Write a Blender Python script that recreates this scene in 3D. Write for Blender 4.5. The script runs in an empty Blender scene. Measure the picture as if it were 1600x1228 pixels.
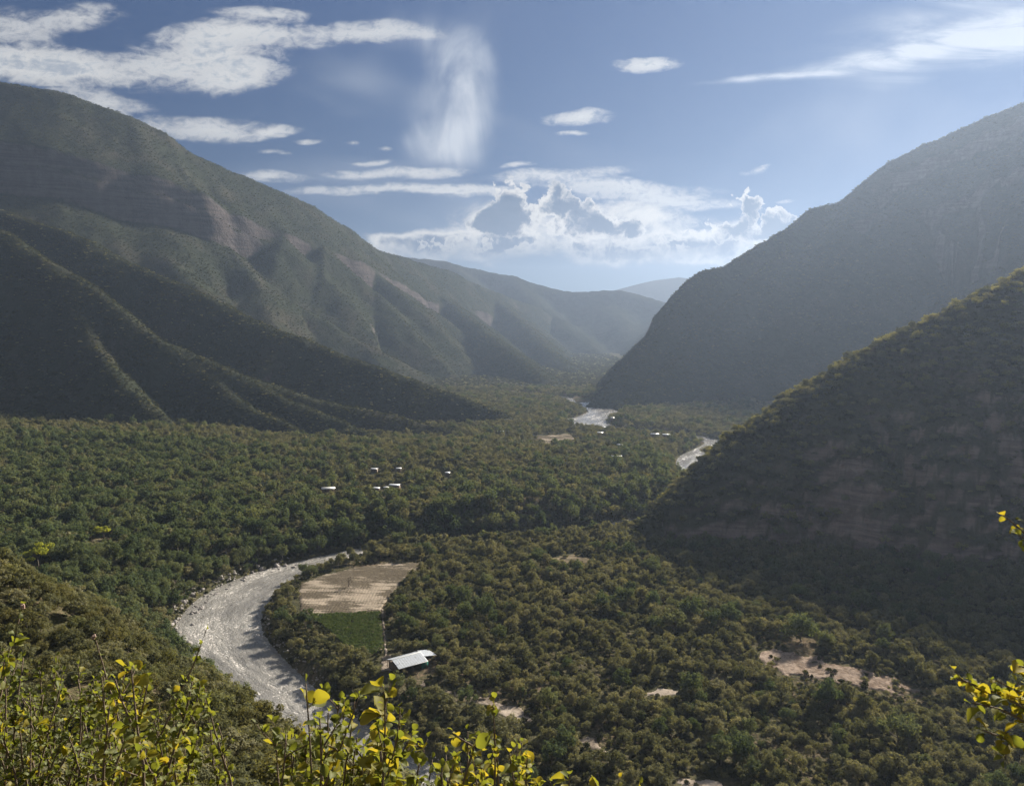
import bpy, math, random
import numpy as np
from mathutils import Vector, Matrix

random.seed(11)
rng = np.random.default_rng(7)
SC = bpy.context.scene
COL = SC.collection
R = math.radians

# ------------------------------------------------------------------ camera
F = 1232.0                      # focal length in pixels of a 1600 px wide frame
PITCH = math.atan(114.0 / F)
CAM = np.array([0.0, 0.0, 120.0])
cd = bpy.data.cameras.new('camera')
cam = bpy.data.objects.new('camera', cd)
COL.objects.link(cam)
cam.location = CAM
cam.rotation_euler = (math.pi / 2 - PITCH, 0, 0)
cd.sensor_fit = 'HORIZONTAL'
cd.angle = 2 * math.atan(800 / F)
cd.clip_start = 0.05
cd.clip_end = 60000
SC.camera = cam
cp, sp = math.cos(PITCH), math.sin(PITCH)


def ray(px, py):
    r = (px - 800) / F
    u = (614 - py) / F
    return np.array([r, cp + u * sp, -sp + u * cp])


def P(px, py, D):
    d = ray(px, py)
    return CAM + d * (D / d[1])


def G(px, py, z=0.0):
    d = ray(px, py)
    t = (z - CAM[2]) / d[2]
    return (CAM + d * t)


def project(x, y, z):
    """pixel coordinates (1600 wide) of world points"""
    dx, dy, dz = x - CAM[0], y - CAM[1], z - CAM[2]
    fw = dy * cp - dz * sp
    up = dy * sp + dz * cp
    fw = np.where(fw > 0.1, fw, 0.1)
    return 800 + F * dx / fw, 614 - F * up / fw


# ------------------------------------------------------------------ sun, sky, exposure
SUN_AZ, SUN_EL = R(38), R(27.5)     # azimuth to the right of +Y
sd = bpy.data.lights.new('sun', 'SUN')
sd.energy = 3.1
sd.angle = R(4.0)
sd.color = (1.0, 0.92, 0.80)
sun = bpy.data.objects.new('sun', sd)
COL.objects.link(sun)
SUN_DIR = Vector((math.sin(SUN_AZ) * math.cos(SUN_EL), math.cos(SUN_AZ) * math.cos(SUN_EL), math.sin(SUN_EL)))
sun.rotation_euler = SUN_DIR.to_track_quat('Z', 'Y').to_euler()
sun.location = (400, 300, 900)

SC.view_settings.view_transform = 'Standard'
SC.view_settings.look = 'None'
SC.view_settings.exposure = 2.0
SC.view_settings.gamma = 1.0
SC.view_settings.use_curve_mapping = False
SC.render.engine = 'CYCLES'
SC.cycles.max_bounces = 5
SC.cycles.diffuse_bounces = 2
SC.cycles.glossy_bounces = 2
SC.cycles.transmission_bounces = 3
SC.cycles.transparent_max_bounces = 6
SC.cycles.volume_bounces = 1
SC.cycles.use_denoising = True
SC.cycles.use_adaptive_sampling = True
SC.cycles.adaptive_threshold = 0.02
SC.cycles.caustics_reflective = False
SC.cycles.caustics_refractive = False
SC.cycles.sample_clamp_indirect = 4


class NT:
    """small helper to write node trees"""
    def __init__(self, tree):
        self.t = tree
        self.n = tree.nodes
        self.l = tree.links

    def node(self, typ, **kw):
        nd = self.n.new(typ)
        for k, v in kw.items():
            setattr(nd, k, v)
        return nd

    def put(self, sock, v):
        if v is None:
            return
        if isinstance(v, bpy.types.NodeSocket):
            self.l.new(v, sock)
        else:
            sock.default_value = v

    def math(self, op, a, b=None, c=None, clamp=False):
        nd = self.node('ShaderNodeMath', operation=op, use_clamp=clamp)
        self.put(nd.inputs[0], a)
        self.put(nd.inputs[1], b)
        self.put(nd.inputs[2], c)
        return nd.outputs[0]

    def vmath(self, op, a, b=None):
        nd = self.node('ShaderNodeVectorMath', operation=op)
        self.put(nd.inputs[0], a)
        self.put(nd.inputs[1], b)
        return nd.outputs[0]

    def smooth(self, x, a, b, lo=0.0, hi=1.0):
        nd = self.node('ShaderNodeMapRange', interpolation_type='SMOOTHSTEP')
        self.put(nd.inputs[0], x)
        self.put(nd.inputs[1], a)
        self.put(nd.inputs[2], b)
        self.put(nd.inputs[3], lo)
        self.put(nd.inputs[4], hi)
        return nd.outputs[0]

    def lin(self, x, a, b, lo=0.0, hi=1.0):
        nd = self.node('ShaderNodeMapRange')
        self.put(nd.inputs[0], x)
        self.put(nd.inputs[1], a)
        self.put(nd.inputs[2], b)
        self.put(nd.inputs[3], lo)
        self.put(nd.inputs[4], hi)
        return nd.outputs[0]

    def mix(self, f, a, b, blend='MIX'):
        nd = self.node('ShaderNodeMix', data_type='RGBA', blend_type=blend)
        self.put(nd.inputs[0], f)
        self.put(nd.inputs[6], a)
        self.put(nd.inputs[7], b)
        return nd.outputs[2]

    def noise(self, vec, scale, detail=4, rough=0.55, dist=0.0, dims='3D', lac=2.0):
        nd = self.node('ShaderNodeTexNoise', noise_dimensions=dims)
        self.put(nd.inputs['Vector'], vec)
        nd.inputs['Scale'].default_value = scale
        nd.inputs['Detail'].default_value = detail
        nd.inputs['Roughness'].default_value = rough
        nd.inputs['Distortion'].default_value = dist
        nd.inputs['Lacunarity'].default_value = lac
        return nd.outputs[0]

    def mapping(self, vec, loc=(0, 0, 0), rot=(0, 0, 0), scale=(1, 1, 1), kind='POINT'):
        nd = self.node('ShaderNodeMapping', vector_type=kind)
        self.put(nd.inputs['Vector'], vec)
        nd.inputs['Location'].default_value = loc
        nd.inputs['Rotation'].default_value = rot
        nd.inputs['Scale'].default_value = scale
        return nd.outputs[0]


world = bpy.data.worlds.new('World')
SC.world = world
world.use_nodes = True
world.cycles.sampling_method = "MANUAL"
world.cycles.sample_map_resolution = 256
SKY_STRENGTH = 0.05


def uv_of(px, py):
    d = ray(px, py)
    return d[0] / d[1], d[2] / d[1]


def build_world():
    t = world.node_tree
    t.nodes.clear()
    w = NT(t)
    out = w.node('ShaderNodeOutputWorld')
    bg = w.node('ShaderNodeBackground')
    bg.inputs['Strength'].default_value = SKY_STRENGTH
    w.l.new(bg.outputs[0], out.inputs[0])
    sky = w.node('ShaderNodeTexSky', sky_type='NISHITA')
    sky.sun_disc = False
    sky.sun_elevation = SUN_EL
    sky.sun_rotation = SUN_AZ
    sky.altitude = 1800
    sky.air_density = 1.0
    sky.dust_density = 0.25
    sky.ozone_density = 2.2
    tc = w.node('ShaderNodeTexCoord')
    d = tc.outputs['Generated']
    sep = w.node('ShaderNodeSeparateXYZ')
    w.l.new(d, sep.inputs[0])
    ay = w.math('MAXIMUM', w.math('ABSOLUTE', sep.outputs[1]), 0.12)
    u = w.math('DIVIDE', sep.outputs[0], ay)
    v = w.math('DIVIDE', sep.outputs[2], ay)
    cmb = w.node('ShaderNodeCombineXYZ')
    w.l.new(u, cmb.inputs[0])
    w.l.new(v, cmb.inputs[1])
    uv = cmb.outputs[0]

    def blobs(vec, lst):
        """sum of soft ellipses: (px, py, half width px, half height px, tilt deg, weight)"""
        acc = None
        for (px, py, rx, ry, tilt, wt) in lst:
            cu, cv = uv_of(px, py)
            m = w.mapping(vec, (cu, cv, 0), (0, 0, R(tilt)), (rx / F, ry / F, 1), 'TEXTURE')
            g = w.node('ShaderNodeTexGradient', gradient_type='SPHERICAL')
            w.l.new(m, g.inputs[0])
            o = g.outputs[1]
            if acc is None:
                acc = w.math('MULTIPLY', o, wt)
            else:
                acc = w.math('MULTIPLY_ADD', o, wt, acc)
        return acc

    # warp the lookup a little so that no outline stays an ellipse
    wn = w.node('ShaderNodeTexNoise')
    w.l.new(uv, wn.inputs['Vector'])
    wn.inputs['Scale'].default_value = 9
    wn.inputs['Detail'].default_value = 3
    warp = w.vmath('MULTIPLY', w.vmath('SUBTRACT', wn.outputs[1], (0.5, 0.5, 0.5)), (0.075, 0.03, 0))
    uvw = w.vmath('ADD', uv, warp)
    skyc = w.mix(1.0, sky.outputs[0], SKY_TINT, 'MULTIPLY')
    skyc = w.mix(1.0, skyc, w.lin(sep.outputs[2], 0.0, .35, .55, 1.0), 'MULTIPLY')      # sky model toned down towards the horizon
    # broad thin cirrus all over the sky
    veil = w.noise(w.mapping(d, scale=(1.6, 1.6, 5)), 1.0, 3, 0.6, 0.7)
    skyc = w.mix(w.math('MULTIPLY', w.smooth(veil, .56, .85), .35), skyc, C_CIRRUS)
    # cloud cover added outside the view to raise the ambient light
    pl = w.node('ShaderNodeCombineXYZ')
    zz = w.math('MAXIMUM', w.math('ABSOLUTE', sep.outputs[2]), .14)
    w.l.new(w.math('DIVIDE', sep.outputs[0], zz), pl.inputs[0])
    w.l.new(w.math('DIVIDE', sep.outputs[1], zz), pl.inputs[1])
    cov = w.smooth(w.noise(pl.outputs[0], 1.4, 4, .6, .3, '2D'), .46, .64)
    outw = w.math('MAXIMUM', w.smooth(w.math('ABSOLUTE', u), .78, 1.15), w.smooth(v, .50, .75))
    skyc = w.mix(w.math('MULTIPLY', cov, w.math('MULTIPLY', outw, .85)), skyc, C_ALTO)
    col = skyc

    # ---- thin cirrus: plume and the streak towards the sun
    fib = w.noise(w.mapping(uv, rot=(0, 0, R(6)), scale=(13, 5, 1)), 1.0, 6, 0.6, 0.6, '2D')
    fib2 = w.noise(w.mapping(uv, rot=(0, 0, R(-12)), scale=(5, 30, 1)), 1.0, 6, 0.64, 0.5, '2D')
    plume = blobs(uvw, [(692, 232, 90, 50, 0, .85), (706, 190, 84, 86, 6, .7), (728, 140, 64, 90, 4, .65), (718, 95, 60, 60, 30, .5),
                        (700, 70, 70, 50, -30, .32), (640, 50, 130, 34, -3, .35), (735, 40, 170, 130, 0, .25)])
    pa = w.smooth(w.math('MULTIPLY', plume, w.lin(fib, .28, .72, .4, 1.35)), .0, 1.5)
    streak = blobs(uvw, [(1560, 62, 300, 46, 13, .8), (1350, 98, 240, 20, 9, .65), (1200, 123, 150, 7, 4, .55), (1640, 30, 420, 110, 12, .35),
                         (1440, 40, 260, 50, 14, .3), (1980, 0, 420, 160, 12, .5)])
    sa = w.smooth(w.math('MULTIPLY', streak, w.lin(fib2, .28, .72, .3, 1.4)), .03, 1.0)
    ca = w.math('ADD', pa, sa, clamp=True)
    ca = w.math('MULTIPLY', ca, w.math('MULTIPLY', w.smooth(u, 1.0, .75), w.smooth(v, .58, .5)))
    col = w.mix(w.math('MINIMUM', ca, .9), col, C_CIRRUS)

    # ---- flat altocumulus sheets, upper left and above the bank
    alt = blobs(uvw, [(130, 108, 240, 36, -4, 1.1), (330, 90, 140, 50, -3, 1.2), (372, 122, 80, 24, 14, .9), (20, 95, 160, 34, 0, .9),
                      (400, 52, 170, 24, 0, 1.0), (590, 46, 120, 20, -2, .85), (410, 22, 90, 13, 0, .9), (135, 22, 90, 26, 5, .8), (20, 44, 90, 40, 0, .7),
                      (330, 200, 140, 23, 0, 1.05), (430, 204, 56, 14, 8, .9), (165, 160, 100, 20, -12, .9),
                      (425, 280, 90, 13, -3, .85), (620, 298, 220, 10, 2, .85), (640, 272, 110, 12, 2, .9),
                      (555, 278, 44, 9, 0, .7), (440, 238, 38, 6, 0, .8), (720, 300, 120, 11, 2, .9),
                      (870, 270, 130, 11, 2, .9), (960, 290, 210, 15, -4, .95), (1030, 312, 160, 17, -4, .95), (1000, 335, 160, 16, -6, .8),
                      (905, 182, 72, 15, 3, 1.15), (1016, 97, 64, 14, -2, 1.2), (893, 208, 36, 5, 0, .8),
                      (1175, 267, 26, 7, 20, .8), (490, 219, 24, 6, 0, .7), (602, 232, 16, 6, 0, .7), (815, 257, 34, 5, 4, .8),
                      (545, 222, 14, 5, 0, .6), (580, 256, 40, 6, 4, .6), (1225, 318, 24, 5, 5, .7)])
    an = w.noise(w.mapping(uv, rot=(0, 0, R(-5)), scale=(14, 48, 1)), 1.0, 8, 0.66, 0.5, '2D')
    an2 = w.noise(w.mapping(uv, rot=(0, 0, R(12)), scale=(60, 100, 1)), 1.0, 6, 0.7, 0.4, '2D')
    tex = w.math('ADD', w.math('MULTIPLY_ADD', an, 1.9, -.85), w.math('MULTIPLY_ADD', an2, 1.5, -.75))
    ad = w.math('ADD', w.math('MULTIPLY', alt, 1.15), tex)
    aa = w.math('MULTIPLY', w.smooth(ad, -.12, 1.4), w.smooth(alt, .03, .3))
    shade = w.smooth(w.math('ADD', w.math('MULTIPLY', tex, .8), w.math('MULTIPLY', alt, .45)), .35, 1.0)
    acol = w.mix(shade, C_ALTO, C_ALTO_D)
    col = w.mix(w.math('MULTIPLY', aa, .95), col, acol)

    # ---- cumulus bank low over the far end of the valley: heaped domes, grey-blue bodies, sunlit upper rims
    base = w.noise(w.mapping(uv, scale=(1, 1.6, 1)), 14, 5, .6, .3, '2D')
    vb = w.math('MULTIPLY_ADD', w.math('SUBTRACT', base, .5), .075, v)
    fine = w.math('MULTIPLY_ADD', w.noise(uv, 75, 5, .65, .2, '2D'), .5, -.25)
    # broad pale sheet behind and below the heaps
    sheet = blobs(uvw, [(700, 388, 190, 36, 2, .8), (900, 392, 300, 34, 0, .9), (1120, 380, 180, 34, 0, .8), (1000, 350, 220, 40, -6, .6), (640, 376, 120, 22, 0, .6), (820, 350, 160, 50, 0, .6)])
    sh_d = w.math('ADD', sheet, w.math('MULTIPLY_ADD', base, 2.0, -1.05))
    sh_a = w.math('MULTIPLY', w.smooth(sh_d, -.05, .6), w.smooth(sheet, .03, .3))
    sh_c = w.mix(w.smooth(w.math('ADD', sh_d, w.math('MULTIPLY', fine, 1.6)), .45, 1.15), C_CUM, C_CUM_D)
    sh_c = w.mix(w.smooth(vb, uv_of(0, 375)[1], uv_of(0, 420)[1], 0, .8), sh_c, C_CUM_B)
    sh_a = w.math('MULTIPLY', sh_a, w.smooth(vb, uv_of(0, 428)[1], uv_of(0, 392)[1], .05, .95))
    col = w.mix(sh_a, col, sh_c)

    bw = w.node('ShaderNodeTexNoise', noise_dimensions='2D')
    w.l.new(uv, bw.inputs['Vector'])
    bw.inputs['Scale'].default_value = 30
    bw.inputs['Detail'].default_value = 4
    bw.inputs['Roughness'].default_value = .6
    uvb = w.vmath('ADD', uv, w.vmath('MULTIPLY', w.vmath('SUBTRACT', bw.outputs[1], (0.5, 0.5, 0.5)), (0.028, 0.024, 0)))
    vo = w.node('ShaderNodeTexVoronoi', feature='F1', voronoi_dimensions='2D')
    w.l.new(uvb, vo.inputs['Vector'])
    vo.inputs['Scale'].default_value = 46
    vo.inputs['Detail'].default_value = 3
    vo.inputs['Roughness'].default_value = .55
    vo.inputs['Lacunarity'].default_value = 2.1
    bil = w.math('MULTIPLY_ADD', vo.outputs['Distance'], -.9, .42)          # round puffs
    # heaps from the back to the front; each is lit along its rim and shaded inside
    heaps = [[(1165, 320, 36, 34, 0, 1.0), (1195, 342, 62, 34, -16, 1.0), (1130, 356, 60, 22, 0, .8), (1236, 350, 50, 24, -10, .8), (1180, 370, 110, 24, 0, .8)],
             [(800, 312, 44, 44, 0, 1.0), (772, 340, 52, 46, 0, 1.0), (820, 345, 80, 44, 0, .9), (745, 352, 40, 22, 0, .7)],
             [(868, 306, 34, 32, 0, 1.0), (895, 326, 52, 34, -20, 1.0), (940, 344, 60, 30, -22, .95), (985, 360, 70, 26, -14, .9), (900, 360, 110, 34, 0, .9), (850, 330, 36, 30, 0, .7)],
             [(690, 384, 90, 22, 0, .8), (790, 386, 110, 26, 0, .8), (1060, 372, 70, 20, 0, .8), (930, 388, 120, 24, 0, .8), (1010, 396, 110, 18, 0, .7)]]
    for hp in heaps:
        m = blobs(uvb, hp)
        dd = w.math('ADD', w.math('MULTIPLY', m, 1.25), w.math('ADD', bil, fine))
        al = w.math('MULTIPLY', w.smooth(dd, .24, .46), w.smooth(m, .02, .16))
        inner = w.smooth(w.math('ADD', w.math('MULTIPLY', dd, .75), w.math('MULTIPLY_ADD', base, 1.3, -.65)), .08, .80)
        cc = w.mix(inner, C_CUM, C_CUM_D)
        cc = w.mix(w.smooth(vb, uv_of(0, 375)[1], uv_of(0, 415)[1], 0, .8), cc, C_CUM_B)
        al = w.math('MULTIPLY', al, w.smooth(vb, uv_of(0, 428)[1], uv_of(0, 398)[1], .1, .97))
        col = w.mix(al, col, cc)
    w.l.new(col, bg.inputs['Color'])
    # the cloud shapes stand low in the north; elsewhere only the open sky needs to be worked out
    inside = w.math('MULTIPLY', w.math('LESS_THAN', w.math('ABSOLUTE', u), 1.0), w.math('LESS_THAN', v, .58))
    inside = w.math('MULTIPLY', inside, w.math('GREATER_THAN', v, -.02))
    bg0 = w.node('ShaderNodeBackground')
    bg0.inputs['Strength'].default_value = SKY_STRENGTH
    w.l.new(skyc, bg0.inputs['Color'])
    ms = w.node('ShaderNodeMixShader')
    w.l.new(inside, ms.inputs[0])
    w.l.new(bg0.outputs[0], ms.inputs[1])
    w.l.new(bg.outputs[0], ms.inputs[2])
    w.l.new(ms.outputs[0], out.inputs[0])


K = 1.0 / SKY_STRENGTH
SKY_TINT = (0.082, 0.15, 0.235, 1)
C_CIRRUS = (0.165 * K, 0.175 * K, 0.19 * K, 1)
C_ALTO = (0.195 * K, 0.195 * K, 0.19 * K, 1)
C_ALTO_D = (0.10 * K, 0.112 * K, 0.13 * K, 1)
C_CUM = (0.22 * K, 0.212 * K, 0.195 * K, 1)
C_CUM_D = (0.016 * K, 0.03 * K, 0.055 * K, 1)
C_CUM_B = (0.018 * K, 0.034 * K, 0.06 * K, 1)
build_world()


# ------------------------------------------------------------------ numeric helpers
def sstep(a, b, x):
    t = np.clip((x - a) / (b - a), 0, 1)
    return t * t * (3 - 2 * t)


def _hash(ix, iy, seed):
    h = (ix.astype(np.int64) * 374761393 + iy.astype(np.int64) * 668265263 + seed * 974634521) & 0xFFFFFFFF
    h = ((h ^ (h >> 13)) * 1274126177) & 0xFFFFFFFF
    return ((h ^ (h >> 16)) & 0xFFFFFF) / float(0x1000000)


def noise2(x, y, seed=0):
    ix, iy = np.floor(x), np.floor(y)
    fx, fy = x - ix, y - iy
    ix, iy = ix.astype(np.int64), iy.astype(np.int64)

    def g(dx, dy):
        a = _hash(ix + dx, iy + dy, seed) * 2 * np.pi
        return np.cos(a) * (fx - dx) + np.sin(a) * (fy - dy)
    u = fx * fx * fx * (fx * (fx * 6 - 15) + 10)
    v = fy * fy * fy * (fy * (fy * 6 - 15) + 10)
    a = g(0, 0) * (1 - u) + g(1, 0) * u
    b = g(0, 1) * (1 - u) + g(1, 1) * u
    return (a * (1 - v) + b * v) * 1.5


def fbm(x, y, oct=4, seed=0, rough=0.5):
    s, a, t = 0, 1.0, 0
    for i in range(oct):
        s = s + a * noise2(x * 2 ** i + 17.3 * i, y * 2 ** i - 9.1 * i, seed + i)
        t += a
        a *= rough
    return s / t


def ridged(x, y, oct=4, seed=0, rough=0.5):
    s, a, t = 0, 1.0, 0
    for i in range(oct):
        s = s + a * (1 - np.abs(noise2(x * 2 ** i + 5.7 * i, y * 2 ** i + 3.3 * i, seed + i)) * 2)
        t += a
        a *= rough
    return s / t


def poly_dist(x, y, pts):
    """distance to a polyline of (x, y, value...), the value interpolated at the nearest point, arc length, side"""
    pts = np.asarray(pts, float)
    best = np.full(x.shape, 1e18)
    val = np.zeros(x.shape)
    arc = np.zeros(x.shape)
    side = np.ones(x.shape)
    s0 = 0.0
    for a, b in zip(pts[:-1], pts[1:]):
        ab = b[:2] - a[:2]
        L = math.hypot(*ab)
        t = np.clip(((x - a[0]) * ab[0] + (y - a[1]) * ab[1]) / (L * L), 0, 1)
        dx, dy = x - a[0] - t * ab[0], y - a[1] - t * ab[1]
        d = dx * dx + dy * dy
        m = d < best
        best = np.where(m, d, best)
        val = np.where(m, a[2] + t * (b[2] - a[2]), val)
        arc = np.where(m, s0 + t * L, arc)
        side = np.where(m, np.sign(ab[0] * dy - ab[1] * dx), side)
        s0 += L
    return np.sqrt(best), val, arc, side


def smax(a, b, k):
    h = np.clip(0.5 + 0.5 * (a - b) / k, 0, 1)
    return b * (1 - h) + a * h + k * h * (1 - h)


def in_poly(x, y, poly):
    poly = np.asarray(poly, float)
    c = np.zeros(x.shape, bool)
    n = len(poly)
    for i in range(n):
        x1, y1 = poly[i][:2]
        x2, y2 = poly[i - 1][:2]
        if y1 == y2:
            continue
        c ^= ((y1 > y) != (y2 > y)) & (x < (x2 - x1) * (y - y1) / (y2 - y1) + x1)
    return c


def smooth_line(pts, step):
    """Catmull-Rom through pts, resampled every step metres"""
    pts = np.asarray(pts, float)
    p = np.vstack([2 * pts[0] - pts[1], pts, 2 * pts[-1] - pts[-2]])
    out = []
    for i in range(1, len(p) - 2):
        n = max(2, int(np.linalg.norm((p[i + 1] - p[i])[:2]) / step))
        for t in np.linspace(0, 1, n, endpoint=False):
            out.append(0.5 * ((2 * p[i]) + (-p[i - 1] + p[i + 1]) * t + (2 * p[i - 1] - 5 * p[i] + 4 * p[i + 1] - p[i + 2]) * t * t
                              + (-p[i - 1] + 3 * p[i] - 3 * p[i + 1] + p[i + 2]) * t ** 3))
    out.append(pts[-1])
    return np.array(out)


# ------------------------------------------------------------------ mesh helpers
def link(o, parent=None):
    COL.objects.link(o)
    if parent is not None:
        o.parent = parent
    return o


def tag(o, label=None, cat=None, group=None, kind=None):
    if label:
        o['label'] = label
    if cat:
        o['category'] = cat
    if group:
        o['group'] = group
    if kind:
        o['kind'] = kind
    return o


def make_mesh(name, verts, faces, mat=None, smooth=False):
    me = bpy.data.meshes.new(name)
    verts = np.asarray(verts, np.float32)
    me.vertices.add(len(verts))
    me.vertices.foreach_set('co', verts.ravel())
    if isinstance(faces, np.ndarray):
        k = faces.shape[1]
        me.loops.add(faces.size)
        me.loops.foreach_set('vertex_index', faces.ravel().astype(np.int32))
        me.polygons.add(len(faces))
        me.polygons.foreach_set('loop_start', (np.arange(len(faces)) * k).astype(np.int32))
    else:
        tot = np.array([len(f) for f in faces], np.int32)
        flat = np.array([i for f in faces for i in f], np.int32)
        me.loops.add(len(flat))
        me.loops.foreach_set('vertex_index', flat)
        me.polygons.add(len(faces))
        me.polygons.foreach_set('loop_start', np.concatenate([[0], np.cumsum(tot)[:-1]]).astype(np.int32))
    me.update(calc_edges=True)
    me.validate()
    if smooth:
        me.polygons.foreach_set('use_smooth', np.ones(len(me.polygons), bool))
    if mat is not None:
        me.materials.append(mat)
    return me


def obj(name, me, parent=None, loc=None):
    o = bpy.data.objects.new(name, me)
    if loc is not None:
        o.location = loc
    return link(o, parent)


def empty(name, loc, rotz=0.0):
    o = bpy.data.objects.new(name, None)
    o.location = loc
    o.rotation_euler = (0, 0, rotz)
    o.empty_display_size = 0.5
    return link(o)


def grid_faces(nx, ny):
    i, j = np.meshgrid(np.arange(nx - 1), np.arange(ny - 1), indexing='ij')
    a = (i * ny + j).ravel()
    return np.stack([a, a + ny, a + ny + 1, a + 1], 1)


def height_sheet(name, xs, ys, zf, mat, keep=None):
    X, Y = np.meshgrid(xs, ys, indexing='ij')
    Z = zf(X.ravel(), Y.ravel())
    V = np.stack([X.ravel(), Y.ravel(), Z], 1)
    Fc = grid_faces(len(xs), len(ys))
    if keep is not None:
        k = keep(X.ravel(), Y.ravel(), Z)
        Fc = Fc[k[Fc].any(1)]
        used = np.unique(Fc)
        re = np.zeros(len(V), int)
        re[used] = np.arange(len(used))
        V, Fc = V[used], re[Fc]
    o = obj(name, make_mesh(name, V, Fc, mat, True))
    return tag(o, kind='structure')


# ------------------------------------------------------------------ materials
def new_mat(name):
    m = bpy.data.materials.new(name)
    m.use_nodes = True
    m.node_tree.nodes.clear()
    w = NT(m.node_tree)
    w.out = w.node('ShaderNodeOutputMaterial')
    return m, w


def principled(w, color, rough=0.8, spec=0.3, bump=None, bump_d=0.3, metal=0.0):
    b = w.node('ShaderNodeBsdfPrincipled')
    w.put(b.inputs['Base Color'], color)
    w.put(b.inputs['Roughness'], rough)
    w.put(b.inputs['Specular IOR Level'], spec)
    w.put(b.inputs['Metallic'], metal)
    if bump is not None:
        bn = w.node('ShaderNodeBump')
        bn.inputs['Strength'].default_value = 1.0
        bn.inputs['Distance'].default_value = bump_d
        w.l.new(bump, bn.inputs['Height'])
        w.l.new(bn.outputs[0], b.inputs['Normal'])
    w.l.new(b.outputs[0], w.out.inputs[0])
    return b


def terrain_mat(name, veg1, veg2, soil, rock1, rock2, steep=(0.50, 0.72), scale=1.0, bump=1.2, strata=0.06):
    """scrub, bare soil and, where it is steep, banded rock"""
    m, w = new_mat(name)
    geo = w.node('ShaderNodeNewGeometry')
    pos = geo.outputs['Position']
    sn = w.node('ShaderNodeSeparateXYZ')
    w.l.new(geo.outputs['Normal'], sn.inputs[0])
    n1 = w.noise(pos, 0.012 * scale, 5, .6)
    n2 = w.noise(pos, 0.11 * scale, 5, .65)
    n3 = w.noise(pos, 0.45 * scale, 3, .6)
    veg = w.mix(w.smooth(n2, .36, .64), veg1, veg2)
    veg = w.mix(w.smooth(w.math('MULTIPLY_ADD', n1, .6, w.math('MULTIPLY', n3, .45)), .52, .66), veg, soil)
    sp_ = w.mapping(pos, scale=(.25, .25, 4.0))
    s1 = w.noise(sp_, strata, 5, .65, .3)
    vert = w.noise(w.mapping(pos, scale=(1, 1, .15)), .09 * scale, 4, .6)
    rock = w.mix(w.smooth(w.math('ADD', w.math('MULTIPLY', s1, .65), w.math('MULTIPLY', vert, .35)), .38, .62), rock1, rock2)
    slope = w.math('MULTIPLY_ADD', n2, -.22, w.math('SUBTRACT', 1.11, sn.outputs[2]))
    col = w.mix(w.smooth(slope, steep[0], steep[1]), veg, rock)
    bh = w.math('ADD', w.math('MULTIPLY', n2, 1.0), w.math('MULTIPLY', n3, .35))
    principled(w, col, 1.0, 0.0, bh, bump * 2.5)
    return m


# ------------------------------------------------------------------ the river's course
def gxy(px, py, z=0.0):
    g = G(px, py, z)
    return [g[0], g[1]]


RIV = [[-300, 1330, 16], [-60, 1290, 16], [50, 1235, 15], [100, 1174, 15], [124, 1050, 20], [112, 990, 20], [88, 925, 22], [112, 862, 13], [172, 815, 13],
       [202, 775, 9], [182, 725, 9], [158, 678, 10], [148, 620, 12], [152, 560, 17], [130, 492, 14], [66, 452, 8], [10, 428, 6], [-38, 413, 5.5], [-76, 400, 6],
       gxy(472, 887) + [7.5], gxy(420, 905) + [11], gxy(366, 936) + [13.2], gxy(342, 980) + [13.4], gxy(366, 1020) + [11.0],
       gxy(408, 1060) + [9.5], gxy(456, 1105) + [8.8], gxy(520, 1152) + [8.8], gxy(610, 1212) + [8.8], gxy(720, 1290) + [11],
       [60, 150, 12], [220, 90, 14], [600, 0, 16]]
RIVER = smooth_line(RIV, 9.0)


def river_info(x, y):
    d, hw, arc, side = poly_dist(x, y, RIVER)
    return d - hw, arc, side          # side < 0: right-hand bank going downstream (the terrace side)


def ground_z(x, y):
    e, arc, side = river_info(x, y)
    n = fbm(x / 60, y / 60, 4, 3) * 1.6 + fbm(x / 14, y / 14, 3, 9) * .5
    inner = 3.2 + n + sstep(20, 260, e) * 1.5
    left = np.maximum(0, -x - 120)
    terr = 11.5 + n * 1.3 + left * .055 + sstep(500, 760, y) * 2.0 + fbm(x / 170, y / 170, 3, 21) * 4
    w_in = sstep(0, 7.5, e)
    w_t = sstep(0, 6, e) * .22 + sstep(5, 26, e) * .78
    far = sstep(600, 760, y)
    zin = -1.6 + (inner + 1.6) * w_in
    zt = -1.6 + (terr - far * 9.0 + 1.6) * w_t
    z = np.where(side < 0, zt, zin)
    return np.where(e < 0, -1.6 - np.minimum(-e * .15, .8), z)


# ------------------------------------------------------------------ mountains
def crest(lst):
    return np.array([P(*p) for p in lst])


def profile(d, tab):
    tab = np.asarray(tab, float)
    return np.interp(d, tab[:, 0], tab[:, 1]) + np.maximum(0, d - tab[-1, 0]) * .3


def round_top(d, r):
    return np.sqrt(d * d + r * r) - r


def ray_hit(zf, px, py, d0, d1, n=500):
    d = ray(px, py)
    Ds = np.linspace(d0, d1, n)
    t = Ds / d[1]
    x, y, z = CAM[0] + d[0] * t, CAM[1] + d[1] * t, CAM[2] + d[2] * t
    h = zf(x, y)
    k = np.argmax(h > z)
    return Ds[k] if h[k] > z[k] else None


def drape_spur(zf, pix, d0, d1, lift):
    out = []
    for i, (px, py) in enumerate(pix):
        D = ray_hit(zf, px, py, d0, d1)
        if D is None:
            continue
        out.append(P(px, py, D * (1 - (lift if 0 < i else lift * .2))))
    return np.array(out)


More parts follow.
